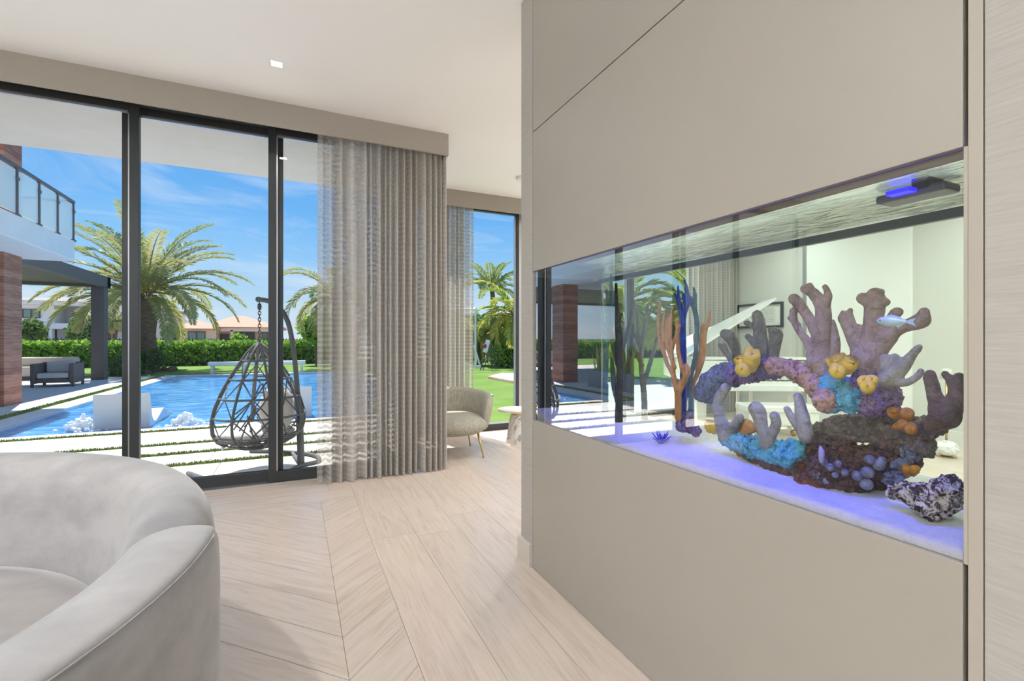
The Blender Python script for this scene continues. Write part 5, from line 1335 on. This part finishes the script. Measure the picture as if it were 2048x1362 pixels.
# outdoor seating
M['wicker'] = mat('grey_wicker', (104, 100, 100), .85, var=.25, vscale=60, bump=.8, bscale=90)
M['beige'] = mat('beige_outdoor_cushion', (208, 198, 186), .9)
def lounge_chair(px0, px1, pyb, label, ht=.68, dp=.9, rz=0):
    a = onz(px0, pyb, GZ); b_ = onz(px1, pyb - 3, GZ); W = (b_ - a).length; e = empty('outdoor_armchair', tuple(a.lerp(b_, .5)), 0, label, 'outdoor armchair', 'woven outdoor armchairs under the pergola')
    ang = atan2(b_.y - a.y, b_.x - a.x); Mx = Matrix.Translation(a.lerp(b_, .5)) @ Matrix.Rotation(ang, 4, 'Z')
    f = MB(); f.box((-W/2, 0, .10), (-W/2 + .12, dp, ht), Mx).box((W/2 - .12, 0, .10), (W/2, dp, ht), Mx).box((-W/2, dp - .12, .10), (W/2, dp, ht + .02), Mx).box((-W/2 + .12, 0, .12), (W/2 - .12, dp, .24), Mx)
    f.build('woven_frame', M['wicker'], e, bevel=.03)
    for x in (-W/2 + .04, W/2 - .04):
        for y in (.04, dp - .04): MB().box((x - .03, y - .03, 0), (x + .03, y + .03, .12), Mx).build('leg', M['wicker'], e)
    MB().box((-W/2 + .13, .02, .25), (W/2 - .13, dp - .14, .40), Mx).build('seat_cushion', M['cushion'], e, bevel=.04, seg=3)
    MB().box((-W/2 + .16, dp - .32, .40), (W/2 - .16, dp - .13, ht + .04), Mx).build('back_cushion', M['cushion'], e, bevel=.05, seg=3)
    return e
lounge_chair(59, 148, 776, 'grey woven outdoor armchair seen from its open side, nearest under the pergola')
a = onz(40, 768, GZ); e = empty('outdoor_sofa', (a.x - 1.0, a.y + 1.6, GZ), 0, 'long beige outdoor sofa beyond the woven armchair', 'outdoor sofa')
X0, Y0 = a.x - 1.6, a.y + 1.7
MB().box((X0 - 1.2, Y0, .12 + GZ), (X0 + 2.2, Y0 + 1.0, .34)).build('seat_cushion', M['beige'], e, bevel=.05, seg=3)
MB().box((X0 - 1.2, Y0 + .7, .34), (X0 + 2.2, Y0 + 1.0, .66)).build('backrest', M['beige'], e, bevel=.08, seg=3)
MB().box((X0 - 1.2, Y0 + .03, GZ), (X0 + 2.2, Y0 + .97, .12 + GZ)).build('base', M['wicker'], e)
# planter with sword-leaved plants on the terrace (seen mirrored in the tank)
e = empty('planter', (-5.75, 10.7, GZ), radians(0), 'long grey concrete planter of sword-leaved plants mirrored in the aquarium glass', 'planter')
MB().box((-6.0, 9.7, GZ), (-5.45, 11.7, .38)).build('trough', mat('grey_concrete_planter', (150, 150, 150), .85), e, bevel=.015)
MB().box((-5.95, 9.75, .34), (-5.5, 11.65, .36)).build('soil', M['core'], e)
lf = LF(); rnd = random.Random(77)
for k in range(150):
    x, y = rnd.uniform(-5.92, -5.53), rnd.uniform(9.8, 11.6); h_ = rnd.uniform(.45, .85); a = rnd.uniform(0, 3.14); w_ = .035; lx, ly = rnd.gauss(0, .08), rnd.gauss(0, .08)
    lf.poly([(x - cos(a) * w_, y - sin(a) * w_, .36), (x + cos(a) * w_, y + sin(a) * w_, .36), (x + lx * .5 + cos(a) * w_, y + ly * .5 + sin(a) * w_, .36 + h_ * .6), (x + lx, y + ly, .36 + h_), (x + lx * .5 - cos(a) * w_, y + ly * .5 - sin(a) * w_, .36 + h_ * .6)], rnd.random())
lf.build('sword_leaves', M['palm2'], e)

# ---- neighbouring houses
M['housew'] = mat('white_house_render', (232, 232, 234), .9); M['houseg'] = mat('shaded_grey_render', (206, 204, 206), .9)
M['beigew'] = mat('beige_house_render', (226, 204, 186), .9); M['tile'] = mat('terracotta_roof', (190, 146, 122), .85, var=.1, vscale=3, stretch=(1, 1, 6))
M['roofg'] = mat('grey_roof', (150, 142, 138), .85); M['pane'] = mat('dark_house_glass', (74, 88, 94), .15); M['pane2'] = mat('teal_house_glass', (120, 146, 144), .15)
def rect(px0, py0, px1, py1, y):
    a, b_ = ony(px0, py1, y), ony(px1, py0, y); pm = (px0 + px1) / 2
    return a.x, b_.x, ony(pm, py1, y).z, ony(pm, py0, y).z
def wallbox(name, r4, y, dep, m, parent, z0=None):
    x0_, x1_, za, zb = r4; return MB().box((x0_, y, z0 if z0 is not None else za), (x1_, y + dep, zb)).build(name, m, parent)
def win(px0, py0, px1, py1, y, parent, m=None, n=2):
    x0_, x1_, za, zb = rect(px0, py0, px1, py1, y); f = MB().box((x0_, y - .12, za), (x1_, y + .05, zb)); o = f.build('window', M['pergola'], parent)
    g_ = MB()
    for k in range(n): g_.box((lerp(x0_, x1_, k / n) + .08, y - .14, za + .08), (lerp(x0_, x1_, (k + 1) / n) - .08, y - .10, zb - .08))
    g_.build('glazing', m or M['pane2'], o)
YH = 62.0
e = empty('house', (ony(140, 681, YH).x, YH, 0), 0, 'two-storey white modern house behind the hedge, left of the date palm', 'house')
wallbox('upper_storey', rect(-30, 607, 108, 652, YH), YH, 9, M['housew'], e); wallbox('upper_storey', rect(178, 612, 246, 652, YH), YH, 9, M['housew'], e)
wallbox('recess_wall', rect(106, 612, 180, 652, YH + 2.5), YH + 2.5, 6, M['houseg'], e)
wallbox('floor_slab', rect(70, 647, 200, 658, YH), YH - .3, 4, M['housew'], e)
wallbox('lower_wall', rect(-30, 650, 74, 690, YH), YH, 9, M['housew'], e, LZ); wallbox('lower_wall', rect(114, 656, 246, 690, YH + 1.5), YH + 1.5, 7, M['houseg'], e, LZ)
wallbox('column', rect(97, 656, 104, 690, YH), YH, .6, M['housew'], e, LZ)
wallbox('dark_recess', rect(74, 656, 98, 690, YH + 2), YH + 2, 3, M['pane'], e, LZ)
x0_, x1_, za, zb = rect(-40, 603, 252, 611, YH); MB().box((x0_, YH - 1, za), (x1_, YH + 10, zb)).build('eaves', M['housew'], e)
xm = (x0_ + x1_) / 2; rf = MB(); zr = rect(100, 588, 140, 590, YH)[3]
rf.add([(x0_, YH - 1.2, zb), (x1_, YH - 1.2, zb), (x1_, YH + 11, zb), (x0_, YH + 11, zb), (x0_ + 4, YH + 5, zr), (x1_ - 4, YH + 5, zr)], [(0, 1, 5, 4), (1, 2, 5), (2, 3, 4, 5), (3, 0, 4), (3, 2, 1, 0)]); rf.build('roof', M['roofg'], e)
win(30, 618, 81, 636, YH, e, n=3); win(145, 623, 176, 648, YH + 2.5, e, M['pane'], 3); win(104, 624, 109, 647, YH + 2.4, e, n=1); win(188, 619, 196, 637, YH, e, n=1); win(132, 660, 152, 690, YH + 1.5, e, M['pane'], 2); win(212, 664, 222, 690, YH + 1.5, e, M['pane'], 1); win(226, 664, 234, 690, YH + 1.5, e, M['pane'], 1)
wallbox('lower_eave', rect(205, 645, 250, 653, YH), YH - .5, 3, M['housew'], e)
Y2 = 78.0
e = empty('house', (ony(318, 681, Y2).x, Y2, 0), 0, 'tall pale two-storey house side behind the date palm trunk', 'house')
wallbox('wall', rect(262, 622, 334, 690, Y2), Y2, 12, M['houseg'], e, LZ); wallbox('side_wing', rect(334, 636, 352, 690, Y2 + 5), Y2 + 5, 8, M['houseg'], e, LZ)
x0_, x1_, za, zb = rect(258, 616, 342, 622, Y2); rf = MB().box((x0_, Y2 - 1, za), (x1_, Y2 + 13, zb)); rf.add([(x0_, Y2 - 1, zb), (x1_, Y2 - 1, zb), (x1_, Y2 + 13, zb), (x0_, Y2 + 13, zb), ((x0_ + x1_) / 2, Y2 + 6, zb + .9)], [(0, 1, 4), (1, 2, 4), (2, 3, 4), (3, 0, 4)]); rf.build('roof', M['roofg'], e)
win(305, 628, 309, 640, Y2, e, n=1); win(330, 626, 334, 642, Y2 - .1, e, n=1); win(305, 660, 308, 672, Y2, e, n=1); win(340, 645, 344, 655, Y2 + 5, e, n=1)
Y3 = 60.0
e = empty('house', (ony(440, 681, Y3).x, Y3, 0), 0, 'low beige bungalow with hipped terracotta roof behind the hedge', 'house')
wallbox('wall', rect(355, 658, 432, 690, Y3), Y3, 8, M['beigew'], e, LZ); wallbox('wall', rect(428, 660, 562, 690, Y3 + 3), Y3 + 3, 8, M['beigew'], e, LZ)
wallbox('porch_frieze', rect(440, 655, 566, 663, Y3 + .5), Y3 + .5, .6, M['beigew'], e); wallbox('porch_column', rect(461, 660, 466, 690, Y3 + .5), Y3 + .5, .5, M['beigew'], e, LZ)
def hip(px0, px1, pye, pyr, y, dep, ridge0, ridge1, parent):
    x0_, x1_, za, zb = rect(px0, pye - 2, px1, pye, y); zr = ony((ridge0 + ridge1) / 2, pyr, y + dep / 2).z; r0, r1 = ony(ridge0, 650, y + dep / 2).x, ony(ridge1, 650, y + dep / 2).x
    MB().add([(x0_, y, zb), (x1_, y, zb), (x1_, y + dep, zb), (x0_, y + dep, zb), (r0, y + dep / 2, zr), (r1, y + dep / 2, zr), (x0_, y, za), (x1_, y, za), (x1_, y + dep, za), (x0_, y + dep, za)],
             [(0, 1, 5, 4), (1, 2, 5), (2, 3, 4, 5), (3, 0, 4), (6, 7, 1, 0), (7, 8, 2, 1), (8, 9, 3, 2), (9, 6, 0, 3), (9, 8, 7, 6)]).build('roof', M['tile'], parent)
hip(349, 438, 659, 641, Y3 - 1, 10, 385, 402, e); hip(402, 570, 656, 632, Y3 + .2, 13, 468, 488, e)
win(376, 663, 411, 686, Y3, e, n=2); win(441, 668, 458, 690, Y3 + 3, e, M['pane'], 1); win(472, 662, 510, 686, Y3 + 3, e, M['pane'], 2); win(524, 664, 536, 686, Y3 + 3, e, n=1)
Y4 = 66.0
e = empty('house', (ony(650, 681, Y4).x, Y4, 0), 0, 'pale grey house behind the palm next to the gathered curtain', 'house')
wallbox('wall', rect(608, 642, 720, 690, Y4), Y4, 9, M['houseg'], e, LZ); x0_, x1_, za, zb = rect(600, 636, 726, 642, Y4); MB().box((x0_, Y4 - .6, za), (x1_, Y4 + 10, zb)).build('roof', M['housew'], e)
win(618, 662, 622, 676, Y4, e, n=1); win(630, 662, 634, 676, Y4, e, n=1)
# metal fence behind the hedge
fe = empty('fence', (-20, 34, LZ), 0, 'thin dark metal fence showing just above the far hedge', 'fence')
MB().box((-42, 34, 1.28), (4, 34.04, 1.33)).box((-42, 34, .3), (4, 34.04, .35)).build('rails', M['pergola'], fe)
b = MB(); x = -42
while x < 4: b.box((x, 34, LZ), (x + .035, 34.03, 1.4)); x += .16
b.build('pickets', M['pergola'], fe)

# ================================================================== LIGHT, SKY, CAMERA
w = bpy.data.worlds.new('sky'); SC.world = w; w.use_nodes = True; t = NT(w)
tc = t.n('ShaderNodeTexCoord'); sp = t.n('ShaderNodeSeparateXYZ'); t.l(tc.outputs['Generated'], sp.inputs[0])
sky = ramp(t, sp.outputs['Z'], [(0.0, lin((214, 232, 244))), (.05, lin((198, 226, 246))), (.14, lin((150, 205, 250))), (.24, lin((112, 184, 248))), (.45, lin((84, 158, 236))), (1.0, lin((60, 120, 205)))])
mp = t.n('ShaderNodeMapping'); mp.inputs['Scale'].default_value = (1.6, 1.6, 6.5); mp.inputs['Rotation'].default_value = (0, .35, .25); mp.inputs['Location'].default_value = (.9, .2, .35); t.l(tc.outputs['Generated'], mp.inputs[0])
nz = t.n('ShaderNodeTexNoise', i={'Scale': 1.9, 'Detail': 7.0, 'Roughness': .58, 'Distortion': .9}); t.l(mp.outputs[0], nz.inputs['Vector'])
cm = ramp(t, nz.outputs['Fac'], [(.46, (0, 0, 0)), (.6, (.28, .28, .28)), (.82, (.85, .85, .85))])
mx = t.n('ShaderNodeMix', data_type='RGBA', blend_type='MIX'); t.l(cm, mx.inputs[0]); t.l(sky, mx.inputs[6]); mx.inputs[7].default_value = lin((242, 247, 252))
bg = t.n('ShaderNodeBackground', i={'Strength': 1.0}); t.l(mx.outputs[2], bg.inputs[0]); ow = t.n('ShaderNodeOutputWorld'); t.l(bg.outputs[0], ow.inputs[0])

def sunlamp(d, strength, ang):
    l = bpy.data.lights.new('sun', 'SUN'); l.energy = strength; l.angle = radians(ang); l.color = (1, .95, .88)
    o = bpy.data.objects.new('sun', l); COL.objects.link(o); o.rotation_euler = Vector(d).to_track_quat('Z', 'Y').to_euler(); return o
el = radians(59); ax_ = Vector((-.28, .96, 0)).normalized()
sunlamp((ax_.x * cos(el), ax_.y * cos(el), sin(el)), SUN_E, .6)

def area(name, loc, to, sx, sy, e, col, spread=180, shape='RECTANGLE', rz=0.0):
    l = bpy.data.lights.new(name, 'AREA'); l.shape = shape; l.size = sx; l.size_y = sy; l.energy = e; l.color = col; l.spread = radians(spread)
    o = bpy.data.objects.new(name, l); COL.objects.link(o); o.location = loc
    o.rotation_euler = (0 if to[2] < loc[2] else pi, 0, rz); return o
WARM = (1.0, .99, .985)
# lamp of the recessed ceiling light, then unseen ones added to brighten the rooms
for (x, y, k) in ((-.12, 3.71, .25), (-3.1, 2.1, 1.3), (-3.6, 1.0, 1.2), (-1.4, 1.5, 1.2), (-3.6, -1.2, 1), (-1.4, -1.2, 1)):
    area('downlight', (x, y, H - .006), (x, y, 0), .07, .07, DOWN_E * k, WARM, 150)
for (x, y) in ((2.3, 3.6), (2.3, .8), (4.4, 4.8), (4.4, 2.4), (4.4, 0.0), (6.3, 4.8), (6.3, 2.4), (6.3, 0.0)):
    area('downlight', (x, y, H - .01), (x, y, 0), .12, .12, DOWN_E * 1.1, WARM, 150)
# unseen fill lamps added to brighten both rooms off the ceiling
area('ceiling_fill', (-2.0, -1.2, 1.7), (-2.0, -1.2, H), .6, .6, FILL_E, (.94, .97, 1.0), 160)
area('ceiling_fill', (4.6, -.5, 1.9), (4.6, -.5, H), .6, .6, FILL_E * .8, (1, .97, .94), 160)
# blue aquarium strip over the front of the tank; unseen upward fill added to brighten the hood
area('aquarium_blue_strip', (TX0 + .035, 1.36, TZ1 + .03), (TX0 + .035, 1.36, ZO0), 1.75, .03, BLUE_E, (.06, .05, 1.0), 66, rz=pi / 2)
area('hood_fill', (TX0 + .24, 1.36, TZ1 + .01), (TX0 + .24, 1.36, ZO1 + .5), 1.7, .2, HOODFILL_E, (.9, 1.0, .96), 150, rz=pi / 2)

cam = bpy.data.cameras.new('camera'); cam.sensor_width = 36; cam.lens = FPX / 2048 * 36; cam.clip_start = .05; cam.clip_end = 400
co = bpy.data.objects.new('camera', cam); COL.objects.link(co); co.location = EYE; co.rotation_euler = (radians(90), 0, -YAW); SC.camera = co
SC.view_settings.view_transform = 'Standard'; SC.view_settings.look = 'None'; SC.view_settings.gamma = 1; SC.view_settings.use_curve_mapping = False
SC.view_settings.exposure = EXPO
c_ = SC.cycles
c_.max_bounces = 10; c_.diffuse_bounces = 5; c_.glossy_bounces = 4; c_.transmission_bounces = 6; c_.transparent_max_bounces = 28
c_.caustics_reflective = False; c_.caustics_refractive = False; c_.sample_clamp_indirect = 4.0
c_.use_denoising = True
